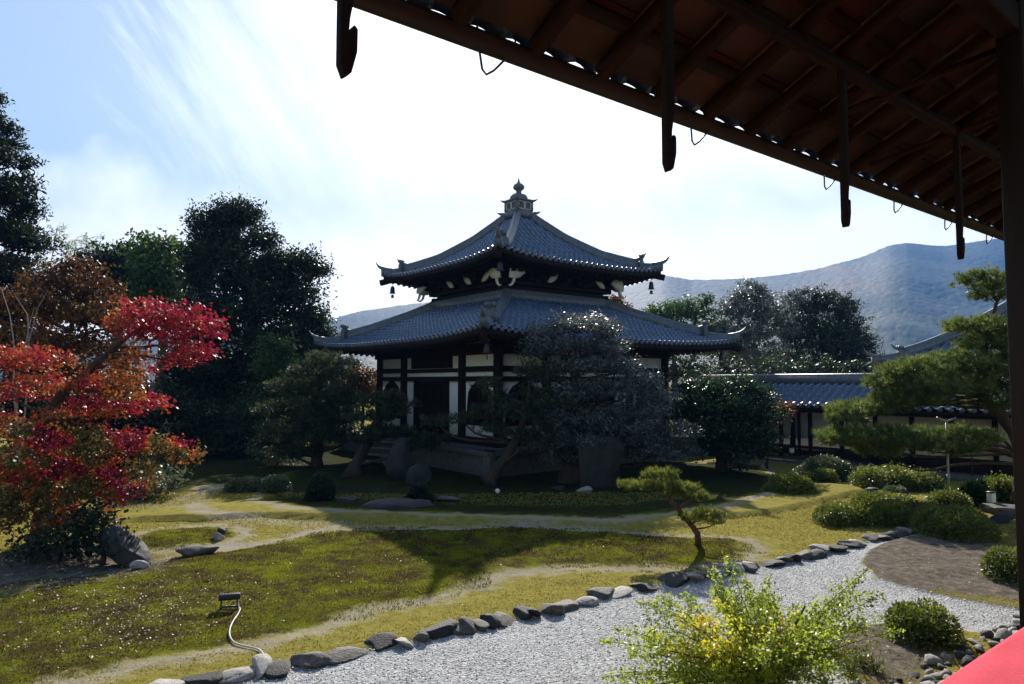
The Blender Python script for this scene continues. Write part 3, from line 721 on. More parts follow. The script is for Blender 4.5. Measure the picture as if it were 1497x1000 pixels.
# ------------------------------------------------------------------ the veranda we stand on: eave, hangers, post, red felt
def build_veranda():
    t = thing('veranda_building', 'dark timber veranda with red brown eave overhead, copper gutter and corner post', 'veranda', (0, 0, 0), TH)
    pe, ze, sl = 3.20, CAMH + .605 * 3.34 + .02, .47
    x0, x1 = -4.5, 15.0; inn = -2.2
    def zr(y): return ze + .10 + (pe - y) * sl
    th = math.atan(sl)
    # boards between the rafters, each plank a little different in level
    mb = MB(); y = pe + .02; i = 0
    while y > inn:
        y2 = y - .36; dz = rng.normal() * .004
        mb.add([(x0, y, zr(y) + dz + .012), (x1, y, zr(y) + dz + .012), (x1, y2 - .03, zr(y2 - .03) + dz), (x0, y2 - .03, zr(y2 - .03) + dz),
                (x0, y, zr(y) + dz + .03), (x1, y, zr(y) + dz + .03), (x1, y2 - .03, zr(y2 - .03) + dz + .018), (x0, y2 - .03, zr(y2 - .03) + dz + .018)], [(0, 1, 2, 3), (7, 6, 5, 4), (0, 4, 5, 1), (3, 2, 6, 7), (0, 3, 7, 4), (1, 5, 6, 2)]); y = y2
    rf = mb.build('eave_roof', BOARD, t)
    # battens parallel with the eave, over the rafters
    y = pe - .30
    for k in range(8):
        mb = MB(); mb.box(((x0 + x1) / 2, y, zr(y) - .018), ((x1 - x0) / 2, .045, .022), Matrix.Rotation(-th, 3, 'X')); mb.build('batten', WOOD, rf); y -= .62
    n = 34
    for k in range(n):
        x = x0 + .25 + k * .575
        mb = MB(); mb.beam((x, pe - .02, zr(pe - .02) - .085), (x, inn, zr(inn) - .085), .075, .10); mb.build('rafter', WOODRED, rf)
    # pan tiles: their wavy edge stands proud of the boards and lets slivers of sky in
    V = []; xs = np.arange(x0, x1, .045); 
    for yy in (pe + .10, pe - .35, inn):
        for x in xs: V.append((x, yy, zr(yy) + .017 + .045 * abs(math.sin((x) * math.pi / .27)) ** 1.3))
    m_ = len(xs); jt = rng.uniform(-.75, .25, 200); V = [(a, b, c + (.020 * jt[int((a - x0) / .27)] * abs(math.sin(a * math.pi / .27)) if q < m_ else 0)) for q, (a, b, c) in enumerate(V)]; F = [(i * m_ + j, (i + 1) * m_ + j, (i + 1) * m_ + j + 1, i * m_ + j + 1) for i in range(2) for j in range(m_ - 1)]
    V = V + [(a, b, c + .03) for a, b, c in V]; o = 3 * m_
    F = F + [tuple(o + q for q in f[::-1]) for f in F] + [(j, j + 1, o + j + 1, o + j) for j in range(m_ - 1)]
    mb = MB(); mb.add(V, F); mb.build('eave_tile_row', TILE, rf)
    # gutter: half-round copper trough, hung in wire brackets
    gy, gz = pe + .14, ze - .02; V = []; aa = np.linspace(R(180), R(360), 11)
    for x in (x0, x1):
        for r in (.085, .078):
            for q in aa: V.append((x, gy + r * math.cos(q), gz + .085 + r * math.sin(q)))
    F = [(j, j + 1, 22 + j + 1, 22 + j) for j in range(10)] + [(11 + j + 1, 11 + j, 33 + j, 33 + j + 1) for j in range(10)] + [(0, 22, 33, 11), (10, 21, 43, 32)]
    mb = MB(); mb.add(V, F); gut = mb.build('gutter', COPPER, t, True)
    gx = []
    for px in (300, 725, 1025, 1215, 1315, 1388, 1448):
        u, v = ray(px, 557 - .352 * (2050 - px) + 12)
        tt = gy * (.613 + .79 * u) / (.79 - .613 * u); gx.append(tt)
    for x in gx:
        mb = MB(); mb.tube([(x - .16, gy - .02, gz + .17), (x - .13, gy, gz + .02), (x - .09, gy + .02, gz - .10), (x - .06, gy + .02, gz - .125), (x - .01, gy + .01, gz - .09), (x + .10, gy - .03, gz + .04), (x + .14, gy - .06, gz + .20)], .0075, 6); mb.build('gutter_bracket', IRON, gut, True)
    # fascia and beams
    mb = MB(); mb.box(((x0 + x1) / 2, 2.42, zr(2.42) - .17), ((x1 - x0) / 2, .035, .04)); mb.build('hanger_beam', WOOD, t)
    mb = MB(); mb.box(((x0 + x1) / 2, 1.62, zr(1.62) - .24), ((x1 - x0) / 2, .07, .10)); mb.build('purlin', WOOD, t)
    for x in (5.965, 10.2, 14.2): mb = MB(); mb.box((x, 1.62, (1.0 + zr(1.62) - .1) / 2), (.085, .085, (zr(1.62) - .1 - 1.0) / 2 + .5)); mb.build('post', POSTW, t, bevel=.012)
    # stays running slantwise from post to eave
    for x in (6.2, 7.6): mb = MB(); mb.beam((x, 1.7, zr(1.7) - .25), (x - .9, 3.0, zr(3.0) - .16), .035, .045); mb.build('stay', WOODRED, t)
    # deck, joists and the wall behind
    mb = MB(); 
    for k in range(26): mb.box((-4.4 + (k + .5) * .745, -.2, 1.07), (.368, 1.62, .03))
    mb.build('deck', WOODRED, t); mb = MB(); mb.box((5, 1.36, .93), (9.5, .05, .10)); mb.build('deck_edge', WOOD, t)
    mb = MB(); mb.box((5, -2.1, 2.9), (9.6, .06, 1.9)); mb.build('back_wall', CREAM, t)
    for k in range(10): mb = MB(); mb.box((-4 + k * 2, 1.25, .5), (.07, .07, .55)); mb.build('deck_post', WOOD, t)
    # hooks that hold up the shutters: long timber hangers with a notch near the foot
    g = 'shutter hangers under the eave'
    labs = ['long dark wooden hanger nearest the left, hanging clear against the blank sky', 'long dark wooden hanger that crosses the gutter above the temple roof',
            'dark wooden hanger crossing the gutter between two wire brackets, above the hill slope', 'smallest dark wooden hanger, its hook tip in front of the wooded hill']
    for px, py, lb in zip((505, 978, 1237, 1405), (115, 252, 333, 380), labs):
        u, v = ray(px, py); ph = 2.42; tt = ph * (.613 + .79 * u) / (.79 - .613 * u); Yd = .79 * ph + .613 * tt; zb = CAMH + v * Yd
        wp = AX * tt - BX * ph; zt = zr(2.42) - .15
        H = zt - zb; hw = .031
        ol = [(-hw, H), (-hw, .05), (-hw * .3, 0), (hw * .5, .02), (hw * 1.25, .11), (hw * 1.3, .20), (hw * .75, .215), (hw * .6, .17), (hw * .1, .18), (hw * .25, .235), (hw * 1.0, .36), (hw, H)]
        mb = MB(); mb.prism(ol, (0, 0, 0), (1, 0, 0), (0, 0, 1), .05); me = mb.mesh('shutter_hanger'); o = link('shutter_hanger', me, WOOD, None, .006)
        o.location = (wp[0], wp[1], zb); o.rotation_euler = (0, 0, TH + rng.normal() * .06); tag(o, lb, 'shutter hanger', g)
    # red felt spread on the deck
    xs = np.linspace(-1.2, 9.0, 90); ys = np.linspace(-.3, 1.42, 16); V = [(x, y, 1.114 + .008 * math.sin(x * 3.1 + y * 2) + .005 * math.sin(x * 7.7 + y * 5) + .006 * math.exp(-((x * .9 + y * 1.3 - 5.6) / .07) ** 2)) for y in ys for x in xs]; nx = 90
    V += [(x, 1.438, 1.105) for x in xs] + [(x, 1.446 + .004 * math.sin(x * 9), 1.02) for x in xs]
    F = [(i * nx + j, i * nx + j + 1, (i + 1) * nx + j + 1, (i + 1) * nx + j) for i in range(17) for j in range(nx - 1)]
    mb = MB(); mb.add(np.array(V), F); me = mb.mesh('red_felt_mat', True); o = link('red_felt_mat', me, FELT); o.rotation_euler = (0, 0, TH)
    s_ = o.modifiers.new('thick', 'SOLIDIFY'); s_.thickness = .006; s_.offset = 1
    tag(o, 'bright red felt mat spread along the veranda edge', 'felt mat')
build_veranda()

# ------------------------------------------------------------------ stones
def ico(sub=3):
    import bmesh
    bm = bmesh.new(); bmesh.ops.create_icosphere(bm, subdivisions=sub, radius=1.0)
    V = np.array([v.co[:] for v in bm.verts]); F = [[v.index for v in f.verts] for f in bm.faces]; bm.free(); return V, F
ICO = ico(4); ICO2 = ico(2)
def noise3(V, s, seed):
    r = np.random.default_rng(seed); o = np.zeros(len(V))
    for k in range(4):
        d = r.normal(size=(3, 3)); ph = r.random(3) * 6.3; q = V * s * (1.9 ** k)
        o += (np.sin(q @ d[0] + ph[0]) * np.sin(q @ d[1] + ph[1]) + .5 * np.sin(q @ d[2] + ph[2])) * .5 ** k
    return o
def rock_mesh(name, size, seed, cuts=7, rough=.07, base=None, box=0.0, lean=0.0):
    V, F = base or ICO; r = np.random.default_rng(seed); V = V.copy()
    if box: V = np.sign(V) * np.abs(V) ** (1 - box)
    for _ in range(cuts):
        n = r.normal(size=3); n /= np.linalg.norm(n); d = .38 + .45 * r.random(); e = np.maximum(0, V @ n - d); V -= e[:, None] * n * .9
    V *= (1 + rough * noise3(V, 1.6, seed) + rough * .35 * noise3(V, 6.5, seed + 1))[:, None]
    V[:, 2] = (V[:, 2] + 1) * (1 - lean * (V[:, 0] + .25)) - 1
    V *= np.asarray(size); V[:, 2] -= V[:, 2].min() * .72
    return to_mesh(name, V, [i for f in F for i in f], [len(f) for f in F], True)
def rock_px(name, x0, y0, x1, y1, label, m, seed, rz=0, depth=.7, group=None, cuts=7, cat='rock', box=0, sink=0, lean=0):
    """a stone standing on the ground, sized from the width and height it shows"""
    gx, gy = G((x0 + x1) / 2, y1 - .15 * (y1 - y0)); k = gy / FPX; wd = (x1 - x0) * k / 2; ht = max(.06, (y1 - y0) * k / 1.72 * 1.0)
    o = link(name, rock_mesh(name, (wd * 1.05, wd * depth, ht), seed, cuts, box=box, lean=lean), m)
    o.location = (gx, gy + wd * depth * .5, ground_z(gx, gy) - .03 - sink); o.rotation_euler = (0, 0, rz)
    return tag(o, label, cat, group)
def build_stones():
    # row of edging stones along the gravel
    var = [rock_mesh('edge_stone', (1, 1, 1), 100 + i, 6, .06, ICO, .25) for i in range(9)]
    seg = np.linalg.norm(np.diff(STONES, axis=0), axis=1); cum = np.concatenate([[0], np.cumsum(seg)]); s = .05; i = 0
    while s < cum[-1] - .1:
        L = rng.uniform(.20, .46) if rng.random() > .25 else rng.uniform(.12, .2)
        c = s + L / 2; x = np.interp(c, cum, STONES[:, 0]); y = np.interp(c, cum, STONES[:, 1]); x2 = np.interp(c + .1, cum, STONES[:, 0]); y2 = np.interp(c + .1, cum, STONES[:, 1])
        me = var[i % 9]; o = bpy.data.objects.new('edge_stone', me); SC.collection.objects.link(o)
        pale = rng.random() < .28
        if not me.materials: me.materials.append(ROCK)
        o.material_slots[0].link = 'OBJECT'; o.material_slots[0].material = ROCKL if pale else (ROCK if rng.random() < .6 else ROCKD)
        h = rng.uniform(.050, .080); o.scale = (L * .62, rng.uniform(.13, .19), h)
        o.location = (x + rng.normal() * .02, y + rng.normal() * .03, -.055); o.rotation_euler = (rng.normal() * .08, rng.normal() * .08, math.atan2(y2 - y, x2 - x) + rng.normal() * .12)
        lb = 'pale weathered edging stone in the row between yellow turf and grey gravel' if pale else 'dark rounded edging stone in the row between yellow turf and grey gravel'
        tag(o, lb, 'edging stone', 'pale edging stones' if pale else 'dark edging stones'); s += L * rng.uniform(.84, .97); i += 1
    # single stones
    rock_px('boulder', 146, 772, 224, 836, 'big dark sloping boulder with grey slanted face under the red maple', ROCKD, 3, .1, .8, cuts=9, lean=.55)
    rock_px('rock', 186, 822, 214, 839, 'small pale stone lying at the foot of the sloping boulder', ROCKL, 8, .5, .5)
    rock_px('rock', 252, 800, 322, 816, 'long flat stone on moss in front of two upright stones', ROCK, 12, .1, .5)
    rock_px('rock', 308, 779, 326, 793, 'small grey stone leaning on a darker round one beside the path', ROCKL, 15, .2, .9)
    rock_px('rock', 314, 769, 331, 785, 'small dark round stone right behind the grey stone by the path', ROCKD, 16, .2, .9)
    rock_px('rock', 292, 740, 316, 750, 'low stone at the bend of the path, striped with shade', ROCK, 19, .2, .7)
    rock_px('rock', 186, 722, 209, 733, 'stone half hidden below the right tip of the maple branches', ROCK, 21, .2, .7)
    rock_px('boulder', 526, 727, 640, 752, 'broad flat topped boulder in the shade before the temple', ROCKD, 25, .1, .5)
    rock_px('rock', 482, 723, 521, 736, 'low shaded stone left of the broad flat boulder', ROCKD, 28, .1, .6)
    rock_px('rock', 628, 722, 682, 735, 'low grey stone in shade between flat boulder and small spotlight', ROCK, 31, .1, .5)
    rock_px('standing_rock', 566, 646, 606, 712, 'ribbed upright rock next to the plank steps', ROCKD, 34, .3, .8, cuts=10, cat='rock')
    rock_px('standing_rock', 594, 672, 630, 716, 'shorter upright rock leaning on the ribbed one', ROCKD, 37, .1, .8, cuts=10, cat='rock')
    rock_px('stone_slab', 842, 651, 910, 724, 'tall flat standing stone behind the small pruned pine', ROCKD, 41, .1, .28, cuts=4, cat='standing stone', box=.45)
    rock_px('rock', 838, 711, 869, 722, 'pale low stone at the foot of the tall standing stone', ROCKL, 44, .1, .6)
    rock_px('rock', 806, 708, 834, 719, 'low dark stone left of the tall standing stone', ROCKD, 47, .1, .6)
    rock_px('rock', 1268, 713, 1292, 724, 'dark stone by the path left of a ragged low azalea', ROCKD, 49, .1, .7)
    rock_px('stepping_stone', 1435, 738, 1500, 752, 'grey flat stone slab carrying a small white lamp box', STONE, 52, .2, .9, cuts=3, cat='stone slab', box=.5)
    rock_px('rock', 1452, 752, 1490, 766, 'dark stone below the slab with the white lamp box', ROCKD, 55, .1, .6)
    rock_px('rock', 1205, 734, 1222, 742, 'pale stone end of the path edge left of the long clipped hedge', ROCKL, 57, .1, .6)
    # cobbles banked along the veranda: a strip between two lines on the ground
    cob = [rock_mesh('cobble', (1, 1, 1), 200 + i, 5, .05, ICO2) for i in range(8)]
    A0, A1 = np.array(G(1497, 902)), np.array(G(1290, 1004)); nrm_ = np.array((.613, -.79)); nrm_ = nrm_ if nrm_[1] < 0 else -nrm_
    d = A1 - A0; Lc = np.linalg.norm(d); d /= Lc; placed = []
    tries = 0
    while len(placed) < 290 and tries < 12000:
        tries += 1
        s = rng.uniform(-1.0, Lc + .3); q = rng.uniform(0, .95); r = rng.uniform(.035, .085) * (1 + .4 * (rng.random() < .12))
        p = A0 + d * s + nrm_ * q
        if p[1] < 3.4: continue
        if any((p[0] - a) ** 2 + (p[1] - b) ** 2 < ((r + c) * .80) ** 2 for a, b, c in placed): continue
        placed.append((p[0], p[1], r)); me = cob[len(placed) % 8]
        o = bpy.data.objects.new('cobble', me); SC.collection.objects.link(o)
        if not me.materials: me.materials.append(ROCK)
        k = rng.random(); o.material_slots[0].link = 'OBJECT'; o.material_slots[0].material = ROCKL if k < .58 else (ROCK if k < .9 else ROCKD)
        o.scale = (r * rng.uniform(.9, 1.35), r * rng.uniform(.8, 1.1), r * rng.uniform(.5, .8)); o.location = (p[0], p[1], -.025 + .05 * q + rng.uniform(0, .03))
        o.rotation_euler = (rng.normal() * .25, rng.normal() * .25, rng.random() * 6.3)
        big = r > .085; tn = 'pale' if k < .58 else ('grey' if k < .9 else 'dark')
        tag(o, ('large ' if big else '') + tn + ' rounded cobble in the stone strip beside the red felt', 'cobble', ('large ' if big else '') + tn + ' cobbles beside the red felt')
build_stones()

# ------------------------------------------------------------------ small fittings
def build_fittings():
    gx, gy = G(335, 895); t = thing('garden_floodlight', 'black floodlight on two short legs standing on the moss', 'floodlight', (gx, gy, ground_z(gx, gy)), R(18)); t.scale = (.78, .78, .78)
    mb = MB(); L = .145; mb.prism([(-.055, -.03), (-.06, .02), (-.03, .05), (.04, .045), (.06, .0), (.045, -.035)], (0, 0, .165), (0, 1, 0), (0, 0, 1), 2 * L); h = mb.build('lamp_housing', IRON, t, bevel=.006)
    for i in range(9): pass
    mb = MB()
    for i in range(9): mb.box((-.12 + i * .03, .01, .213), (.003, .035, .004))
    mb.build('cooling_fins', IRON, h)
    for s in (-1, 1): mb = MB(); mb.beam((s * .11, 0, -.03), (s * .11, 0, .15), .02, .012); mb.build('leg', IRON, t)
    mb = MB(); mb.box((0, 0, .035), (.125, .012, .01)); mb.build('crossbar', IRON, t)
    pts = [(347, 893), (352, 897), (346, 908), (338, 920), (334, 930), (340, 940), (352, 944), (368, 947), (380, 953), (386, 960), (382, 966)]
    P = np.array([(*G(*p), 0) for p in pts]); tt = np.linspace(0, len(P) - 1, 60); Q = np.stack([np.interp(tt, np.arange(len(P)), P[:, i]) for i in range(3)], 1)
    for _ in range(6): Q[1:-1] = (Q[:-2] + 2 * Q[1:-1] + Q[2:]) / 4
    Q[:, 2] = [ground_z(a, b) + .018 for a, b, c in Q]; Q[0, 2] += .08; Q[1, 2] += .05
    mb = MB(); mb.tube(Q, .0085, 6); o = mb.build('power_cable', CABLE, None, True); tag(o, 'thin pale cable snaking from the floodlight to the edging stones', 'cable')
    # small spotlight in the shade
    gx, gy = G(726, 726); t = thing('spotlight', 'tiny spotlight with pale face in the shade before the temple', 'spotlight', (gx, gy, ground_z(gx, gy)), R(20))
    mb = MB(); mb.tube([(0, .10, .10), (0, -.06, .14)], .06, 12); mb.build('lamp_head', IRON, t); mb = MB(); mb.tube([(0, -.062, .1405), (0, -.072, .143)], .055, 12); mb.build('lens', LAMPW, t); mb = MB(); mb.tube([(0, 0, -.05), (0, 0, .1)], .012, 6); mb.build('stake', IRON, t)
    # path lights
    for px, py, lb in ((1158, 678, 'small post light with pale top standing before the corridor'), (1350, 690, 'small post light with pale top glimpsed under the right hand pine')):
        gx, gy = G(px, py); t = thing('path_light', lb, 'path light', (gx, gy, 0), 0, 'small post lights')
        mb = MB(); mb.tube([(0, 0, -.05), (0, 0, .34)], .02, 8); mb.build('stake', IRON, t); mb = MB(); mb.lathe((0, 0, .33), [(.05, 0), (.075, .04), (.075, .15), (.05, .17)], 12); mb.build('shade', LAMPW, t, True); mb = MB(); mb.lathe((0, 0, .50), [(.09, 0), (.07, .03), (.01, .05)], 12); mb.build('cap', IRON, t)
    # lamp box on the slab
    gx, gy = G(1455, 746); t = thing('lamp_box', 'small white lamp box standing on the grey stone slab', 'lamp box', (gx, gy + .1, .12), .4)
    mb = MB(); mb.box((0, 0, .11), (.065, .055, .10)); mb.build('shade', LAMPW, t, bevel=.008); mb = MB(); mb.box((0, 0, .225), (.075, .065, .012)); mb.box((0, 0, .01), (.07, .06, .012)); mb.build('frame', IRON, t)
    # prop pole under the pine
    gx, gy = G(1388, 738); t = thing('prop_pole', 'slim pale metal pole propping the branch of the right pine', 'prop pole', (gx, gy, 0), 0)
    mb = MB(); mb.tube([(0, 0, -.1), (0, 0, 1.75)], .022, 10); mb.build('pole', GREYMETAL, t, True); mb = MB(); mb.tube([(0, 0, .55), (0, 0, .63)], .034, 10); mb.tube([(0, 0, 1.2), (0, 0, 1.27)], .034, 10); mb.build('collar', GREYMETAL, t)
    mb = MB(); mb.tube([(-.2, 0, 1.83), (-.08, 0, 1.77), (0, 0, 1.75), (.08, 0, 1.77), (.2, 0, 1.83)], .02, 8); mb.build('cradle', GREYMETAL, t)
    gx, gy = G(1422, 705); t = thing('prop_pole', 'thin brown bamboo stake standing under the pine by the hall', 'prop pole', (gx, gy, 0), 0); mb = MB(); mb.tube([(0, 0, -.1), (0, 0, .8), (0, 0, 1.5)], .02, 8); mb.build('pole', BARK, t); mb = MB(); mb.tube([(-.03, 0, 1.45), (.03, 0, 1.45)], .025, 6); mb.build('tie', BARKPALE, t)
    # plank steps beside the podium
    gx, gy = G(552, 678); t = thing('plank_steps', 'grey plank steps lying against the left side of the temple podium', 'steps', (gx, gy, 0), TH - R(60))
    for s in (-1, 1): mb = MB(); mb.beam((s * .52, -.42, .02), (s * .52, .52, .66), .05, .15); mb.build('stringer', STEP, t)
    for i in range(4): mb = MB(); mb.box((0, -.34 + i * .26, .12 + i * .175), (.50, .12, .02)); mb.build('tread', STEP, t)
    # low earthen wall with tile coping along the left background
    p0 = W(190, 600, 29.5); p1 = W(400, 600, 33.0); d = p1 - p0; L = np.linalg.norm(d[:2])
    t = thing('boundary_wall', 'tile capped earthen garden wall glimpsed behind the maple', 'wall', (p0[0], p0[1], 0), math.atan2(d[1], d[0]))
    mb = MB(); mb.box((L / 2, 0, .95), (L / 2 + 4, .16, .95)); mb.build('wall', CREAM, t)
    V, F = tiled_strip(lambda p, q: np.array((p, -q, 2.35 - q * .55)), -4, L + 4, .02, .62, .27, .27); mb = MB(); mb.add(V, F.tolist()); mb.add(V * np.array((1, -1, 1)), F[:, ::-1].tolist()); c = mb.build('coping', TILE, t)
    mb = MB(); mb.sweep([(-4, 0, 2.33), (L + 4, 0, 2.33)], ridge_prof(.12, .2), (0, 1, 0)); mb.build('ridge', RIDGE, c)
    mb = MB(); mb.box((L / 2, 0, 1.95), (L / 2 + 4, .45, .06)); mb.build('soffit', WOOD, c)
build_fittings()

# ------------------------------------------------------------------ leaf colours
L_DARK = leafmat('leaf_dark_evergreen', [(.006, .013, .006), (.014, .028, .010), (.050, .074, .020)], .45, .35, .32)
L_CONIF = leafmat('leaf_conifer', [(.006, .012, .006), (.012, .022, .010), (.036, .048, .018)], .6, .2, .25)
L_GLOSS = leafmat('leaf_glossy', [(.036, .046, .040), (.085, .098, .084), (.21, .22, .19)], .38, .6, .32)
L_GREEN = leafmat('leaf_green', [(.020, .050, .012), (.045, .090, .016), (.085, .125, .022)], .45, .4, .35)
L_CAMEL = leafmat('leaf_camellia', [(.008, .020, .007), (.015, .038, .009), (.045, .085, .016)], .36, .45, .24)
L_PINE = leafmat('needle_pine', [(.032, .056, .014), (.085, .12, .026), (.20, .22, .055)], .45, .4, .38)
L_PINED = leafmat('needle_dark_pine', [(.014, .026, .012), (.034, .048, .022), (.11, .125, .056)], .42, .4, .32)
L_PINEY = leafmat('needle_bright_pine', [(.040, .062, .012), (.10, .125, .022), (.24, .24, .05)], .45, .4, .38)
L_AZAL = leafmat('leaf_azalea', [(.035, .055, .010), (.095, .120, .014), (.20, .21, .030)], .45, .35, .38)
L_PALE = leafmat('leaf_pale_hedge', [(.040, .055, .025), (.085, .105, .045), (.16, .175, .085)], .40, .5, .28)
L_RED = leafmat('leaf_red_maple', [(.075, .010, .014), (.30, .016, .040), (.30, .034, .020), (.33, .10, .018), (.16, .070, .018), (.075, .080, .014)], .48, .3, .34, 1.45)
L_BROWN = leafmat('leaf_autumn_brown', [(.030, .014, .008), (.075, .028, .011), (.13, .056, .013), (.14, .10, .018)], .5, .3, .36, 1.4)
L_YELL = leafmat('leaf_yellow_green', [(.075, .115, .012), (.19, .24, .024), (.30, .35, .035), (.50, .42, .030), (.55, .27, .020)], .42, .35, .48, 1.7)
L_BAMB = leafmat('leaf_bamboo', [(.10, .15, .06), (.18, .23, .10), (.26, .30, .14)], .45, .4, .4)
L_MOSS = leafmat('moss_blade', [(.036, .023, .012), (.064, .050, .012), (.105, .115, .008), (.195, .195, .008)], .9, .03, .50, 1.5)
L_TURF = leafmat('turf_blade', [(.14, .13, .024), (.26, .22, .05), (.35, .30, .065)], .9, .03, .40, 1.4)
L_DEAD = leafmat('fallen_leaf', [(.12, .07, .04), (.28, .20, .13), (.42, .37, .30)], .5, .35, .2)

# ------------------------------------------------------------------ trees
def base_of(px, py): return np.array((*G(px, py), 0.))
def build_trees():
    # --- left: conifer at the frame's edge
    Y = 22.; b = np.array((-17.3, Y, 0)); tops = [b, b + (0.1, 0, 4), b + (.2, 0, 8), b + (.1, 0, 12.0)]
    cl = []
    for i in range(30):
        z = 3.2 + i * .31; rr = max(.4, 2.5 * (1 - (max(0, z - 2) / 10.9) ** 2.6)); a = i * 2.4
        for q in range(2): cl.append((b + np.array((math.cos(a + q * 3.0) * rr * .62, math.sin(a + q * 3.) * rr * .5, z + rng.normal() * .1)), (rr * .46, rr * .42, .42)))
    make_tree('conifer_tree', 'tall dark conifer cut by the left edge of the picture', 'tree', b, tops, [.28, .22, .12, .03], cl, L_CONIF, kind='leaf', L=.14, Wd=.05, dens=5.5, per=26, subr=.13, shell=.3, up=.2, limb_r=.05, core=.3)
    # --- big dark evergreen left of the temple
    Y = 28.; b = base_of(372, 652); b = np.array((W(372, 600, Y)[0], Y, 0))
    cl = px_clumps([(318, 322, 48, 40, Y, 1.2), (352, 318, 46, 34, Y + .3, 1.2), (385, 350, 26, 30, Y, 1.0), (300, 345, 26, 22, Y - .3, .9), (335, 362, 60, 40, Y, 1.5), (300, 378, 42, 34, Y - .6, 1.4), (292, 410, 34, 44, Y, 1.4),
                    (350, 400, 60, 46, Y - .5, 1.8), (405, 388, 46, 30, Y, 1.4), (440, 385, 40, 26, Y + .2, 1.2), (466, 395, 22, 16, Y, .8), (425, 425, 56, 44, Y, 1.7), (360, 450, 74, 60, Y - .6, 2.0), (300, 470, 50, 60, Y - .3, 1.7),
                    (445, 462, 34, 36, Y, 1.3), (420, 500, 60, 50, Y - .4, 1.8), (340, 530, 80, 60, Y, 2.0), (470, 490, 22, 26, Y + .5, 1.), (430, 550, 60, 50, Y, 1.6), (280, 560, 50, 60, Y, 1.5)])
    cl = [(c, np.asarray(r) * (.84 if i_ < 13 else 1.0)) for i_, (c, r) in enumerate(cl)]
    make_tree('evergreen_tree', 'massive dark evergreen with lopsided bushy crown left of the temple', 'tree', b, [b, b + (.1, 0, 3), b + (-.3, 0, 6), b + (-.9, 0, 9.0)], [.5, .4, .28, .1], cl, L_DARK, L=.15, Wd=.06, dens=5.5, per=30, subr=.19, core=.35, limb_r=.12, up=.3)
    # --- rounder green trees beyond
    Y = 34.
    cl = px_clumps([(150, 385, 30, 26, Y, 1.4), (185, 378, 34, 24, Y, 1.5), (170, 410, 52, 40, Y - .4, 1.6), (150, 450, 50, 50, Y, 1.8), (200, 430, 40, 40, Y, 1.5)])
    b = np.array((W(170, 500, Y)[0], Y, 0)); make_tree('broadleaf_tree', 'dark rounded tree standing behind the rusty autumn tree', 'tree', b, [b, b + (0, 0, 3), b + (.2, 0, 7)], [.35, .28, .1], cl, L_DARK, L=.22, Wd=.12, dens=3.4, per=16, subr=.24, core=.4)
    Y = 33.
    cl = px_clumps([(228, 358, 28, 14, Y, 1.2), (250, 372, 30, 22, Y, 1.3), (210, 385, 34, 24, Y, 1.4), (240, 400, 44, 34, Y - .6, 1.6), (222, 430, 54, 34, Y - .5, 1.6), (250, 455, 44, 40, Y, 1.5), (200, 460, 40, 40, Y, 1.5)])
    b = np.array((W(238, 500, Y)[0], Y, 0)); make_tree('broadleaf_tree', 'lighter green tree with umbrella shaped crown touching the massive evergreen', 'tree', b, [b, b + (0, 0, 3), b + (.1, 0, 7.5)], [.35, .28, .1], cl, L_GREEN, L=.22, Wd=.13, dens=3.2, per=14, subr=.24, core=.3)
    # --- bamboo tips
    Y = 40.
    for px, py, hh, lb in ((84, 330, 1, 'tallest pale bamboo plume by the conifer'), (128, 346, 1, 'pale bamboo plume above the rusty autumn tree, right of the tallest'), (142, 352, 1, 'short pale bamboo plume, the rightmost one'), (100, 352, 1, 'low bamboo plume between two taller ones')):
        top = W(px, py, Y); root = thing('bamboo', lb, 'bamboo', (top[0] - .6, Y, 0), 0, 'bamboo plumes at the far left'); mb = MB()
        H = top[2]; P = np.array([(0, 0, 0), (.05, 0, H * .4), (.2, 0, H * .75), (.6, 0, H)]); tt = np.linspace(0, 3, 24); Q = np.stack([np.interp(tt, range(4), P[:, i]) for i in range(3)], 1); mb.tube(Q, np.linspace(.05, .012, 24), 7); lv = Leaves()
        for i in range(34):
            f = .52 + .48 * i / 34; z = H * f; x = np.interp(z, Q[:, 2], Q[:, 0]); a = rng.random() * 6.3; ln = (1.25 - f) * 2.6 + .15; e = np.array((x + math.cos(a) * ln, math.sin(a) * ln, z + .35 * ln)); s0 = np.array((x, 0, z)); mb.tube([s0, (s0 + e) / 2 + (0, 0, .08), e], [.012, .01, .005], 4)
            k = 26; u = rng.random(k)[:, None] ** .7; C = s0 + (e - s0) * u + rng.normal(size=(k, 3)) * .09; lv.diamonds(C, np.tile((e - s0) / ln * .5 + np.array((0, 0, -.5)), (k, 1)), .26, .045, .4)
        mb.build('culm', L_BAMB, root); lv.build('foliage', L_BAMB, root)
    # --- rusty autumn tree
    Y = 17.
    cl = px_clumps([(110, 395, 40, 18, Y, .7), (90, 415, 60, 24, Y, .9), (135, 425, 40, 26, Y, .8), (70, 450, 60, 30, Y, 1.0), (130, 460, 50, 30, Y - .3, 1.0), (40, 490, 60, 34, Y, 1.), (110, 505, 70, 34, Y - .3, 1.1), (170, 470, 26, 22, Y, .6), (170, 520, 36, 24, Y, .8), (15, 440, 30, 30, Y, .9), (60, 545, 80, 30, Y, 1.1), (150, 560, 60, 28, Y, 1.0)])
    cl = [(c, r * np.array((.95, 1, .78))) for c, r in cl]; b = np.array((W(70, 700, Y)[0], Y, 0)); make_tree('autumn_tree', 'rusty brown autumn tree behind the red maple', 'tree', b, [b, b + (.1, 0, 1.5), b + (.4, 0, 3), b + (.5, 0, 4.6)], [.16, .13, .09, .03], cl, L_BROWN, L=.095, Wd=.06, dens=8, per=22, subr=.15, core=.2, bias=lambda p, t: np.clip(t * .75 + .45 * vnoise(p[:, [0, 2]], 1.1, 5) - .12, 0, 1))
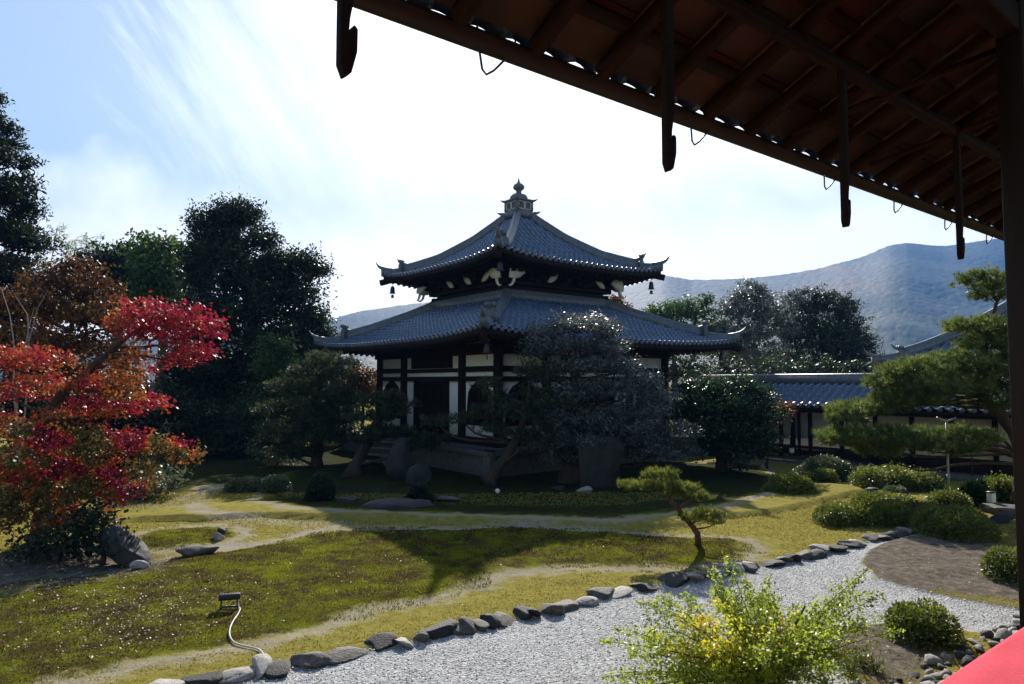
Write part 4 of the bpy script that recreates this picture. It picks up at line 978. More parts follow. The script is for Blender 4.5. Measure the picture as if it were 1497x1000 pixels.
    # --- red maple in front
    Y = 11.2; b = np.array((W(60, 800, Y)[0], Y, 0))
    rows = [(258, 462, 62, 26, Y + .4, .8), (225, 452, 40, 22, Y, .7), (290, 480, 30, 30, Y + .3, .6), (285, 515, 32, 26, Y + .2, .6), (232, 485, 44, 22, Y, .7), (195, 470, 30, 24, Y, .6), (262, 525, 26, 16, Y + .2, .5),
            (200, 535, 26, 30, Y, .5), (170, 560, 34, 26, Y, .6), (110, 530, 46, 18, Y + .3, .7), (60, 525, 46, 22, Y, .7), (15, 530, 44, 30, Y, .7), (20, 570, 60, 30, Y, .8), (90, 560, 50, 24, Y - .2, .7),
            (190, 590, 50, 22, Y, .7), (140, 600, 60, 26, Y - .2, .8), (70, 610, 70, 32, Y - .4, .8), (10, 630, 60, 40, Y - .4, .8), (215, 615, 30, 18, Y + .2, .5), (120, 645, 80, 30, Y - .3, .9), (60, 670, 80, 34, Y - .5, .9),
            (200, 650, 50, 20, Y, .7), (245, 655, 40, 16, Y + .1, .5), (272, 668, 26, 12, Y + .1, .4), (225, 685, 44, 16, Y, .6), (160, 690, 70, 26, Y - .2, .8), (90, 715, 80, 30, Y - .4, .9), (20, 720, 50, 40, Y - .5, .8), (180, 715, 40, 16, Y, .6), (110, 755, 60, 24, Y - .2, .7), (50, 760, 50, 24, Y - .3, .7), (10, 690, 50, 26, Y - .6, .8), (30, 740, 50, 22, Y - .6, .7), (130, 730, 60, 18, Y - .5, .7), (80, 690, 60, 20, Y - .6, .7)]
    cl = px_clumps([(a, c + (4 if c < 500 else 0), d, e * .78, f, g) for k_, (a, c, d, e, f, g) in enumerate(rows) if k_ not in (9, 16, 18, 24)])
    def mb_bias(p, t):
        px = p[:, 0] / p[:, 1] * FPX + 748; py = 557 - (p[:, 2] - CAMH) / p[:, 1] * FPX
        q = np.stack([px, py], 1); n1 = vnoise(q, 1 / 34., 9); n2 = vnoise(q, 1 / 15., 10); m = n1 * .6 + n2 * .4
        v = .06 + .30 * t + .30 * (m - .4)                                       # crimson to scarlet
        v = np.where((px < 170) & (py < 575), .22 + .34 * t + .45 * (m - .4), v)   # orange red crown on the left
        v = np.where((px > 148) & (px < 218) & (py > 508) & (py < 585), .52 + .25 * t, v)
        low = np.clip((py - 585) / 40, 0, 1); w_ = .16 * t + np.clip((m - .30) * 3.4, 0, .86)  # lower crown: rust and olive leaves, its shade painted in as duller tones
        v = v * (1 - low) + w_ * low
        return np.clip(v, 0, 1)
    tp = [b, W(62, 660, Y), W(85, 580, Y), W(125, 545, Y), W(163, 512, Y + .1), W(215, 470, Y + .2)]
    make_tree('maple_tree', 'bright red and orange maple with slanting trunk on the left', 'maple tree', b, tp, [.13, .11, .085, .07, .05, .02], cl, L_RED, BARK, L=.062, Wd=.048, dens=15, per=18, subr=.075, shell=.5, flat=.2, bias=mb_bias, limb_r=.035, up=.9)
    # --- bare pale shrub stems
    Y = 12.5; b = np.array((W(28, 760, Y)[0], Y, 0)); root = thing('bare_shrub', 'leafless shrub with thin pale stems at the left edge', 'shrub', b, 0)
    for pts in (((28, 700), (20, 560), (20, 500), (14, 460), (2, 422)), ((28, 700), (24, 560), (38, 500), (44, 470), (50, 450)), ((28, 700), (40, 560), (42, 500), (55, 450), (68, 428)), ((42, 505), (40, 460), (22, 432))):
        mb = MB(); P = np.array([W(x, y, Y + rng.normal() * .1) for x, y in pts]) - b; mb.tube(P, np.linspace(.016, .004, len(P)), 6); mb.build('stem', BARKPALE, root)
    # --- shaded bushes left of the path and along the back
    def dark_mass(name, label, rows, m=L_DARK, L=.13, Wd=.06, dens=6, group=None, cat='tree', b=None, tr=.09):
        c = px_clumps(rows); q = c[len(c) // 2][0]; b = np.array((q[0], rows[len(c) // 2][4], 0)) if b is None else b; zt = max(x[0][2] for x in c)
        return make_tree(name, label, cat, b, [b, b + (.05, 0, zt * .4), b + (-.03, 0, zt * .75)], [tr, tr * .8, tr * .35], c, m, L=L, Wd=Wd, dens=dens, per=18, subr=.15, core=.35, group=group, limb_r=.03)
    dark_mass('evergreen_shrub', 'yellow tipped bushy tree between massive evergreen and dark clipped pine', [(410, 505, 26, 22, 25., .8), (395, 535, 34, 26, 25., .9), (430, 545, 30, 24, 25., .9), (400, 580, 46, 30, 25., 1.), (370, 620, 50, 34, 25., 1.1)], L_GREEN, .13, .06, 6)
    dark_mass('evergreen_shrub', 'shadowy low tree beneath the hanging red branch', [(250, 600, 44, 36, 24., 1.2), (300, 620, 50, 36, 24., 1.2), (270, 650, 60, 26, 23.5, 1.), (340, 645, 40, 26, 23.5, 1.), (215, 640, 40, 34, 24., 1.2)])
    dark_mass('evergreen_shrub', 'dim hedge like tree filling the gap left of the clipped pine', [(330, 575, 44, 40, 28., 1.4), (290, 560, 44, 40, 28.5, 1.4), (370, 600, 44, 40, 27.5, 1.4), (320, 630, 60, 30, 27., 1.2), (450, 600, 44, 40, 28, 1.4), (490, 620, 40, 36, 28., 1.3)])
    dark_mass('evergreen_shrub', 'dark undergrowth tree behind the maple at far left', [(30, 600, 70, 60, 20., 1.5), (120, 620, 70, 50, 20., 1.4), (180, 600, 50, 50, 20.5, 1.3), (60, 680, 80, 40, 19., 1.2), (150, 680, 60, 34, 19.5, 1.1)])
    dark_mass('low_shrub', 'dark leafy bush in front of the sloping boulder under the maple', [(130, 765, 40, 26, 10.1, .35), (100, 790, 50, 24, 9.9, .4), (150, 800, 30, 18, 9.9, .3), (60, 800, 40, 18, 10.2, .4)], L_DARK, .075, .04, 16, cat='shrub', tr=.04)
    dark_mass('low_shrub', 'grey green bush under the right tips of the maple', [(225, 705, 34, 14, 15.5, .5), (200, 715, 30, 12, 15.2, .5), (245, 698, 20, 10, 15.6, .4)], L_PALE, .09, .035, 12, cat='shrub', tr=.04)
    # --- small trees seen through the gap left of the temple
    dark_mass('autumn_tree', 'small orange and red topped tree glimpsed beside the temple wall', [(535, 548, 24, 10, 33., .8), (515, 560, 22, 12, 33., .8), (540, 568, 26, 14, 33., .8)], L_BROWN, .13, .08, 7)
    dark_mass('evergreen_tree', 'blue green tree between dark pine and temple eave', [(505, 540, 26, 22, 36., 1.), (530, 575, 34, 24, 35., 1.1), (495, 590, 40, 30, 35., 1.1)], L_DARK, .16, .07, 5)
    # --- pruned pines before the temple
    Y = 21.; b = base_of(462, 682)
    rows = [(478, 530, 34, 14, Y, .9), (455, 545, 32, 13, Y - .3, .8), (495, 552, 26, 12, Y, .8), (425, 568, 34, 13, Y - .2, .9), (470, 572, 40, 14, Y - .5, .9), (505, 585, 30, 13, Y - .2, .8), (395, 600, 24, 10, Y, .7), (440, 600, 44, 15, Y - .5, 1.), (485, 612, 38, 14, Y - .4, .9), (420, 630, 38, 13, Y - .3, .9), (465, 640, 44, 13, Y - .5, .9), (510, 640, 22, 11, Y, .7), (400, 648, 24, 10, Y, .7), (440, 660, 34, 10, Y - .3, .8)]
    make_tree('pruned_pine', 'layered dark green pine on the lawn left of the temple steps', 'pine tree', b, [b, b + (.1, 0, .9), b + (-.1, 0, 1.9), b + (.3, 0, 3.1)], [.16, .13, .10, .05], px_clumps(rows), L_PINED, BARK, kind='needle', L=.13, Wd=.016, dens=26, per=5, subr=.07, nk=11, shell=.6, flat=.15, limb_r=.05)
    b2 = base_of(400, 676); dark_mass('low_shrub', 'pale green low shrub at the feet of the layered pine', [(385, 660, 22, 12, 21.5, .5), (405, 668, 20, 9, 21.3, .5), (425, 672, 18, 8, 21.2, .4)], L_PALE, .09, .04, 12, cat='shrub', tr=.03)
    Y = 19.6; b = base_of(515, 697)
    rows = [(552, 590, 28, 11, Y, .7), (570, 582, 20, 9, Y, .5), (545, 610, 34, 11, Y, .8), (578, 604, 16, 7, Y - .2, .5), (600, 592, 9, 5, Y - .2, .3), (565, 632, 34, 9, Y - .3, .7), (600, 634, 16, 6, Y - .3, .5), (535, 640, 26, 8, Y, .6), (632, 642, 22, 6, Y - .5, .5), (612, 652, 26, 6, Y - .5, .6)]
    make_tree('pruned_pine', 'dark pine with leaning trunk and flat pads in front of the temple door', 'pine tree', b, [b, W(530, 660, Y), W(546, 625, Y), W(562, 602, Y), W(572, 590, Y)], [.20, .16, .13, .09, .04], px_clumps(rows), L_PINED, BARK, kind='needle', L=.13, Wd=.016, dens=24, per=5, subr=.07, nk=11, shell=.6, flat=.15, limb_r=.05)
    Y = 17.6; b = base_of(712, 708)
    rows = [(640, 618, 22, 6, Y, .5), (676, 613, 18, 5, Y, .4), (705, 606, 24, 8, Y, .5), (735, 600, 30, 11, Y, .7), (772, 606, 30, 12, Y, .8), (716, 628, 22, 5, Y, .5), (765, 636, 30, 6, Y, .6), (805, 590, 30, 18, Y, .9), (800, 640, 28, 9, Y, .8), (722, 580, 18, 7, Y + .1, .6), (712, 562, 16, 7, Y + .2, .6), (780, 545, 26, 12, Y + .2, .8), (780, 575, 28, 10, Y + .2, .7)]
    make_tree('pruned_pine', 'dusky pine whose curved boughs cross the white wall panels', 'pine tree', b, [b, W(730, 680, Y), W(755, 645, Y), W(770, 600, Y), W(775, 560, Y)], [.17, .14, .11, .08, .03], px_clumps(rows), L_PINED, BARK, kind='needle', L=.13, Wd=.015, dens=19, per=5, subr=.08, nk=10, shell=.6, flat=.15, limb_r=.05)
    # --- the big grey-green tree right of the temple's corner
    Y = 18.2; b = base_of(838, 703)
    rows = [(840, 474, 46, 13, Y, 1.0), (795, 482, 26, 10, Y, .8), (888, 482, 24, 11, Y, .8), (815, 503, 44, 12, Y - .2, 1.), (876, 508, 42, 13, Y, 1.0), (780, 512, 22, 9, Y, .7), (845, 534, 48, 13, Y - .3, 1.1), (905, 538, 34, 12, Y, 1.), (940, 556, 28, 10, Y, .9), (800, 548, 24, 10, Y, .8), (895, 570, 48, 14, Y - .3, 1.1), (962, 582, 30, 10, Y, .8), (836, 574, 40, 15, Y - .4, 1.1), (932, 600, 46, 13, Y - .3, 1.), (870, 610, 50, 15, Y - .5, 1.1), (815, 612, 38, 15, Y - .4, 1.), (980, 632, 40, 12, Y - .2, .9), (925, 640, 50, 13, Y - .5, 1.), (870, 646, 44, 13, Y - .5, .9), (1000, 655, 28, 9, Y - .2, .7), (800, 645, 34, 14, Y - .3, .9)]
    rows = [(a, c + (2 if c < 520 else 0), d * 1.06, e * 1.42, f, g) for a, c, d, e, f, g in rows] + [(905, 620, 60, 22, Y - .6, 1.1), (850, 640, 60, 20, Y - .7, 1.), (950, 660, 56, 14, Y - .6, .9), (830, 665, 40, 12, Y - .5, .8)]
    make_tree('glossy_tree', 'big grey green tree with glinting leaves before the temple corner', 'tree', b, [b, b + (.1, 0, .9), b + (.0, 0, 1.9), b + (.1, 0, 3.2)], [.30, .25, .18, .08], px_clumps(rows), L_GLOSS, BARK, L=.080, Wd=.032, dens=17, per=18, subr=.10, shell=.6, flat=.1, core=.25, limb_r=.06, up=1.2)
    # --- camellia-like tree right of it
    Y = 19.8; b = base_of(1055, 690)
    rows = [(1075, 565, 34, 16, Y, .9), (1020, 570, 36, 18, Y, .9), (1110, 580, 22, 18, Y, .7), (1050, 590, 56, 26, Y - .2, 1.2), (1100, 605, 36, 26, Y, 1.), (1000, 600, 34, 22, Y, .9), (1040, 625, 56, 26, Y - .3, 1.2), (1095, 635, 40, 24, Y - .1, 1.), (1060, 655, 50, 18, Y - .3, 1.), (1110, 655, 26, 16, Y, .7)]
    make_tree('camellia_tree', 'dense dark green camellia tree in front of the corridor end', 'tree', b, [b, b + (0, 0, .8), b + (.05, 0, 1.6)], [.16, .14, .08], px_clumps(rows), L_CAMEL, BARK, L=.085, Wd=.048, dens=18, per=16, subr=.12, shell=.55, flat=.2, core=.35, up=.7)
    dark_mass('autumn_tree', 'small orange leaved sapling before the corridor roof edge', [(1135, 604, 18, 10, 20.6, .4), (1120, 615, 14, 10, 20.5, .4), (1148, 598, 10, 6, 20.6, .3)], L_BROWN, .09, .05, 14, tr=.03)
    dark_mass('low_shrub', 'small glossy bush with bright leaves right of the camellia trunk', [(1075, 663, 12, 10, 19.4, .3), (1080, 676, 14, 8, 19.3, .3)], L_GLOSS, .10, .06, 18, cat='shrub', tr=.02)
    # --- trees behind the corridor
    Y = 46.
    dark_mass('background_tree', 'low bushy tree touching the right end of the temple roof', [(970, 460, 34, 20, Y, 1.5), (1005, 455, 34, 22, Y, 1.5), (1032, 440, 12, 12, Y, .7), (985, 490, 50, 26, Y, 1.6), (1020, 500, 40, 34, Y, 1.6), (1040, 480, 26, 34, Y, 1.3)], L_GREEN, .16, .085, 4.2, 'trees behind the corridor', tr=.25)
    dark_mass('background_tree', 'light catching tree with silvery glinting leaves above the corridor', [(1100, 430, 30, 22, Y - 1, 1.4), (1075, 450, 30, 24, Y - 1, 1.4), (1115, 455, 34, 30, Y - 1, 1.6), (1085, 485, 46, 34, Y - 1, 1.8), (1060, 510, 40, 34, Y - 1, 1.6), (1110, 520, 46, 40, Y - 1, 1.8), (1145, 480, 26, 40, Y - 1, 1.3), (1160, 440, 22, 20, Y, 1.)], L_GLOSS, .15, .075, 4.4, 'trees behind the corridor', tr=.3)
    dark_mass('background_tree', 'broad dark dome shaped tree right of the silvery one', [(1190, 440, 34, 22, Y, 1.5), (1225, 450, 30, 24, Y, 1.5), (1175, 475, 44, 34, Y, 1.8), (1235, 480, 34, 34, Y, 1.7), (1205, 500, 56, 40, Y - .5, 2.), (1255, 505, 30, 28, Y, 1.4), (1225, 530, 60, 30, Y - .5, 1.9), (1160, 530, 50, 34, Y, 1.8), (1275, 528, 20, 16, Y, .9)], L_DARK, .16, .075, 4.4, 'trees behind the corridor', tr=.35)
    dark_mass('background_tree', 'dark low thicket tree just above the corridor ridge', [(1120, 545, 50, 22, 33., 1.2), (1180, 542, 50, 22, 33.5, 1.2), (1240, 545, 44, 20, 33., 1.2), (1060, 545, 44, 24, 33., 1.2), (1000, 540, 40, 26, 33., 1.2), (960, 520, 30, 26, 34., 1.)], L_DARK, .14, .065, 5, 'trees behind the corridor', tr=.15)
    dark_mass('autumn_tree', 'reddish treetop peeping over the right slope of the lower temple roof', [(900, 443, 12, 10, 40., .8), (912, 452, 10, 8, 40., .7), (890, 452, 10, 10, 40., .7)], L_BROWN, .16, .1, 6, tr=.1)
    # --- right: spreading pine
    Y = 14.6; b = np.array((W(1494, 720, Y)[0], Y, 0))
    rows = [(1440, 412, 34, 13, Y, .6), (1462, 430, 26, 12, Y, .6), (1425, 478, 36, 13, Y - .2, .7), (1465, 488, 36, 14, Y, .7), (1440, 505, 34, 11, Y, .6), (1390, 525, 40, 16, Y, .8), (1340, 535, 36, 15, Y - .2, .8), (1305, 555, 30, 16, Y, .7), (1350, 560, 44, 18, Y - .3, .9), (1400, 560, 40, 18, Y, .8), (1445, 545, 34, 16, Y, .8), (1330, 585, 44, 14, Y - .2, .8), (1300, 590, 30, 12, Y, .7),
            (1255, 600, 36, 11, Y, .7), (1235, 612, 22, 9, Y, .5), (1250, 640, 44, 12, Y - .2, .8), (1225, 645, 22, 9, Y, .5), (1300, 640, 40, 14, Y - .3, .8), (1330, 650, 40, 12, Y - .3, .8), (1285, 660, 34, 9, Y - .2, .6), (1360, 640, 34, 12, Y, .7), (1415, 640, 36, 13, Y - .2, .7), (1400, 655, 28, 9, Y - .2, .6), (1455, 590, 30, 18, Y, .8), (1470, 560, 20, 18, Y, .6), (1470, 520, 14, 14, Y, .5)]
    make_tree('spreading_pine', 'spreading green pine with cloud like pads beside the right post', 'pine tree', b, [b, W(1494, 680, Y), W(1488, 640, Y), W(1464, 608, Y), W(1430, 575, Y), W(1440, 510, Y), W(1458, 440, Y)], [.17, .15, .13, .11, .08, .06, .03], px_clumps([(a, c + (7 if 520 < c < 562 and a < 1410 else 0), d, e, f, g) for a, c, d, e, f, g in rows]), L_PINE, BARK, kind='needle', L=.125, Wd=.011, dens=52, per=5, subr=.055, nk=13, shell=.65, flat=.1, limb_r=.036)
    # --- the small pruned pine on the moss
    Y = 10.72; b = base_of(1020, 801)
    rows = [(967, 695, 25, 6, Y, .26), (932, 712, 24, 5.5, Y - .05, .24), (966, 712, 28, 6, Y, .30), (998, 714, 20, 6, Y, .24), (1020, 727, 20, 5.5, Y, .22), (988, 722, 18, 4, Y, .2), (1036, 752, 22, 6, Y - .05, .24), (1012, 758, 18, 5, Y - .1, .2), (1048, 763, 11, 3.5, Y, .13), (916, 711, 9, 4, Y, .12)]
    make_tree('small_pine', 'small pruned pine with slanting red trunk on the moss island', 'pine tree', b, [b, W(1021, 790, Y), W(1019, 779, Y), W(1008, 764, Y), W(992, 745, Y), W(978, 730, Y), W(966, 715, Y)], [.052, .050, .047, .042, .036, .028, .014], px_clumps(rows), L_PINEY, BARKRED, kind='needle', L=.075, Wd=.0060, dens=150, per=5, subr=.028, nk=13, shell=.65, flat=.05, limb_r=.02, spread=.6)
build_trees()

# ------------------------------------------------------------------ clipped shrubs
def clipped(px0, px1, py0, py1, label, m, L=.042, Wd=.022, depth=1.0, name='clipped_shrub', group=None, ragged=.05, nper=2600, lobes=1, cat='shrub', dark=None):
    """a sheared dome: stems, a dense shell of leaves and looser ones inside"""
    gx, gy = G((px0 + px1) / 2, py1 - .08 * (py1 - py0)); k = gy / FPX; w_ = (px1 - px0) * k / 2; dp = w_ * depth; gy += dp * .55
    k = gy / FPX; ztop = CAMH + ray((px0 + px1) / 2, py0)[1] * gy
    h = max(.18, ztop); root = thing(name, label, cat, (gx, gy, 0), 0, group); lv = Leaves()
    for i in range(lobes):
        ox = 0 if lobes == 1 else (-w_ + (2 * w_) * (i + .5) / lobes); ww = w_ if lobes == 1 else w_ / lobes * 1.35; hh = h * (1 if lobes == 1 else rng.uniform(.82, 1.02))
        area = 2 * math.pi * ((ww * dp + ww * hh + dp * hh) / 3); n = int(area * nper); d = rand_dir(n); d[:, 2] = np.abs(d[:, 2]) * 1.05 - .05
        sq = np.sign(d) * np.abs(d) ** .82; sq /= np.maximum(.84, np.linalg.norm(sq, axis=1)[:, None])
        lump = 1 + .10 * noise3(d * 1.5, 1.3, int(abs(gx * 100)) + i) + ragged * rng.normal(size=n)
        p = sq * np.array((ww, dp, hh)) * lump[:, None] + np.array((ox, 0, .02)); p[:, 2] = np.maximum(p[:, 2], .02)
        t = np.clip(.25 + .5 * rng.random(n) + .45 * (vnoise(p[:, :2] + 9, 3.5, 3) - .5), 0, 1)
        lv.diamonds(p, d, L, Wd, .5, t)
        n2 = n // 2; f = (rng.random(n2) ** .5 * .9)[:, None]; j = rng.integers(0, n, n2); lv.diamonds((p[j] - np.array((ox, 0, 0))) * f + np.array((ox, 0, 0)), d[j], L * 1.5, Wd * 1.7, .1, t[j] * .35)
    mb = MB()
    for i in range(7):
        a = rng.random() * 6.3; e = np.array((math.cos(a) * w_ * .6, math.sin(a) * dp * .6, h * .7)); limb(mb, (0, 0, -.05), e, .018, .006, .08, 5, 5)
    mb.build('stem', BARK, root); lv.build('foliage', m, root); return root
def build_shrubs():
    clipped(324, 376, 699, 723, 'pale low clipped shrub at the left end of the shaded row', L_PALE, .05, .028)
    clipped(376, 422, 695, 724, 'pale leaved clipped shrub touching the left end one', L_PALE, .05, .028)
    clipped(444, 487, 697, 738, 'dark round bush in the shade left of the broad boulder', L_DARK, .07, .035)
    clipped(596, 632, 708, 738, 'dim rounded bush below the two upright rocks', L_DARK, .07, .035)
    clipped(1174, 1255, 669, 703, 'large grey green clipped dome near the corridor', L_PALE, .05, .026)
    clipped(1166, 1204, 690, 708, 'small clipped dome between the dark mound and the bright dome', L_AZAL, .045, .023)
    clipped(1193, 1228, 687, 709, 'small bright green clipped dome before the large grey green one', L_AZAL, .045, .023)
    clipped(1130, 1206, 694, 729, 'dark clipped mound nearest the standing stone side', L_AZAL, .045, .023)
    clipped(1211, 1376, 735, 772, 'long wavy clipped hedge beside the stone edged gravel', L_AZAL, .042, .022, .42, lobes=4, name='clipped_hedge', cat='hedge')
    clipped(1262, 1344, 720, 748, 'clipped azalea dome rising behind the long wavy hedge', L_AZAL, .042, .022)
    clipped(1360, 1464, 744, 792, 'bright clipped azalea ball right of the long hedge', L_AZAL, .038, .020)
    clipped(1296, 1328, 671, 697, 'round dark camellia bush with shiny leaves above the ragged azalea', L_CAMEL, .07, .045)
    clipped(1270, 1376, 686, 718, 'ragged low spreading azalea before the pine', L_PINEY, .07, .025, .7, ragged=.16, lobes=3)
    clipped(1296, 1332, 712, 728, 'small pale tuft shrub between ragged azalea and hedge dome', L_PALE, .05, .025)
    clipped(1414, 1454, 704, 742, 'glossy camellia bush left of the white lamp box', L_CAMEL, .07, .045)
    clipped(1370, 1424, 719, 746, 'loose yellow green shrub around the pole foot', L_PINEY, .06, .026, ragged=.12)
    clipped(1450, 1510, 700, 735, 'loose green shrub behind the stone slab, partly behind the post', L_AZAL, .06, .03, ragged=.12)
    clipped(1455, 1520, 800, 856, 'dark clipped ball cut by the red post', L_AZAL, .038, .020)
    clipped(1314, 1418, 882, 952, 'round clipped azalea ball by the cobble strip', L_AZAL, .038, .021, nper=2600)
    # loose yellow-green bush close to the veranda
    gx, gy = G(1112, 1000); b = np.array((gx, gy, 0)); root = thing('yellow_bush', 'loose yellow green bush with orange tinged sprays near the veranda', 'bush', b, 0); st = MB(); lv = Leaves()
    tips = [(905, 985, .1, 0), (920, 955, .2, 0), (880, 990, 0, 0), (950, 925, .1, .3), (935, 880, .15, 0), (965, 870, .2, 0), (990, 905, 0, .6), (1000, 870, .3, 0), (1020, 900, -.1, .7), (1040, 835, .4, 0), (1062, 812, .5, 0), (1050, 860, .2, 0), (1075, 880, .1, .2), (1090, 850, .3, 0), (1120, 870, .2, 0),
            (1125, 845, .5, 0), (1140, 905, 0, .9), (1130, 930, -.2, .8), (1165, 890, .2, 0), (1175, 900, 0, .2), (1200, 905, .1, 0), (1230, 880, .3, 0), (1250, 850, .4, 0), (1270, 832, .4, 0), (1225, 915, 0, 0), (1255, 915, .2, 0), (1290, 905, .3, 0), (1200, 950, -.2, 0), (1235, 960, -.1, .1), (1180, 970, -.3, .1),
            (1100, 960, -.4, .3), (1060, 940, -.3, .5), (1040, 980, -.4, .3), (990, 960, -.2, .4), (960, 985, -.2, .2), (1130, 990, -.5, .2), (1160, 940, -.3, .3), (1080, 910, .0, .4), (1020, 945, -.2, .6), (1000, 1000, -.3, .2), (925, 1010, -.1, .1), (1060, 1010, -.5, .1), (1210, 1000, -.3, 0), (970, 950, 0, .6), (940, 930, .2, .2), (1150, 960, -.3, 0)]
    for px, py, dy, hot in tips + [(a + rng.normal() * 24, max(868, c + rng.normal() * 22), d + rng.normal() * .3, e * rng.random()) for a, c, d, e in tips] * 1:
        e = W(px, min(py, 1020), gy + dy); o = b + np.array((rng.normal() * .10, rng.normal() * .10, 0)); mid = (o + e) / 2 + np.array((0, 0, .12)) + (b - o) * .3
        tt = np.linspace(0, 1, 14)[:, None]; P = o * (1 - tt) ** 2 + 2 * mid * tt * (1 - tt) + e * tt ** 2; st.tube(P - b, np.linspace(.007, .0016, 14), 5, False)
        n = 235; u = .30 + .70 * rng.random(n) ** .8; q = np.stack([np.interp(u, tt[:, 0], P[:, i]) for i in range(3)], 1); wd = (.11 * (1.08 - u) + .014)[:, None]
        q = q + rng.normal(size=(n, 3)) * wd; dr = norm(rng.normal(size=(n, 3)) * .7 + (e - mid) / np.linalg.norm(e - mid)); t = np.clip(rng.random(n) * .42 + .08 + hot * (.5 + .4 * rng.random(n)), 0, 1)
        lv.diamonds(q - b, dr, .036, .019, .7, t)
    st.tube([(0, 0, -.1), (.05, .05, .15), (-.12, .1, .42)], [.045, .038, .02], 8); st.tube([(.02, 0, -.1), (.22, .05, .3), (.45, .12, .62)], [.03, .022, .008], 7)
    st.build('stem', BARK, root); lv.build('foliage', L_YELL, root)
    # weeds at its foot
    for pts, lb in ((((1225, 965), (1262, 975), (1245, 990), (1280, 982)), 'low green weed patch between yellow bush and cobbles'),):
        q = G(1252, 982); root = thing('low_weeds', lb, 'weeds', (q[0], q[1], 0)); lv = Leaves(); mb = MB()
        for x, y in pts:
            g_ = np.array((*G(x, y), 0.)); 
            for s in range(10):
                e = g_ + np.array((rng.normal() * .1, rng.normal() * .1, rng.uniform(.06, .2))); mb.tube([g_ - (q[0], q[1], 0), e - (q[0], q[1], 0)], [.003, .0015], 4); c = g_ + (e - g_) * rng.random((26, 1)) + rng.normal(size=(26, 3)) * .025; lv.diamonds(c - np.array((q[0], q[1], 0)), np.tile(e - g_, (26, 1)), .03, .014, .8)
        mb.build('stem', BARK, root); lv.build('foliage', L_AZAL, root)
build_shrubs()

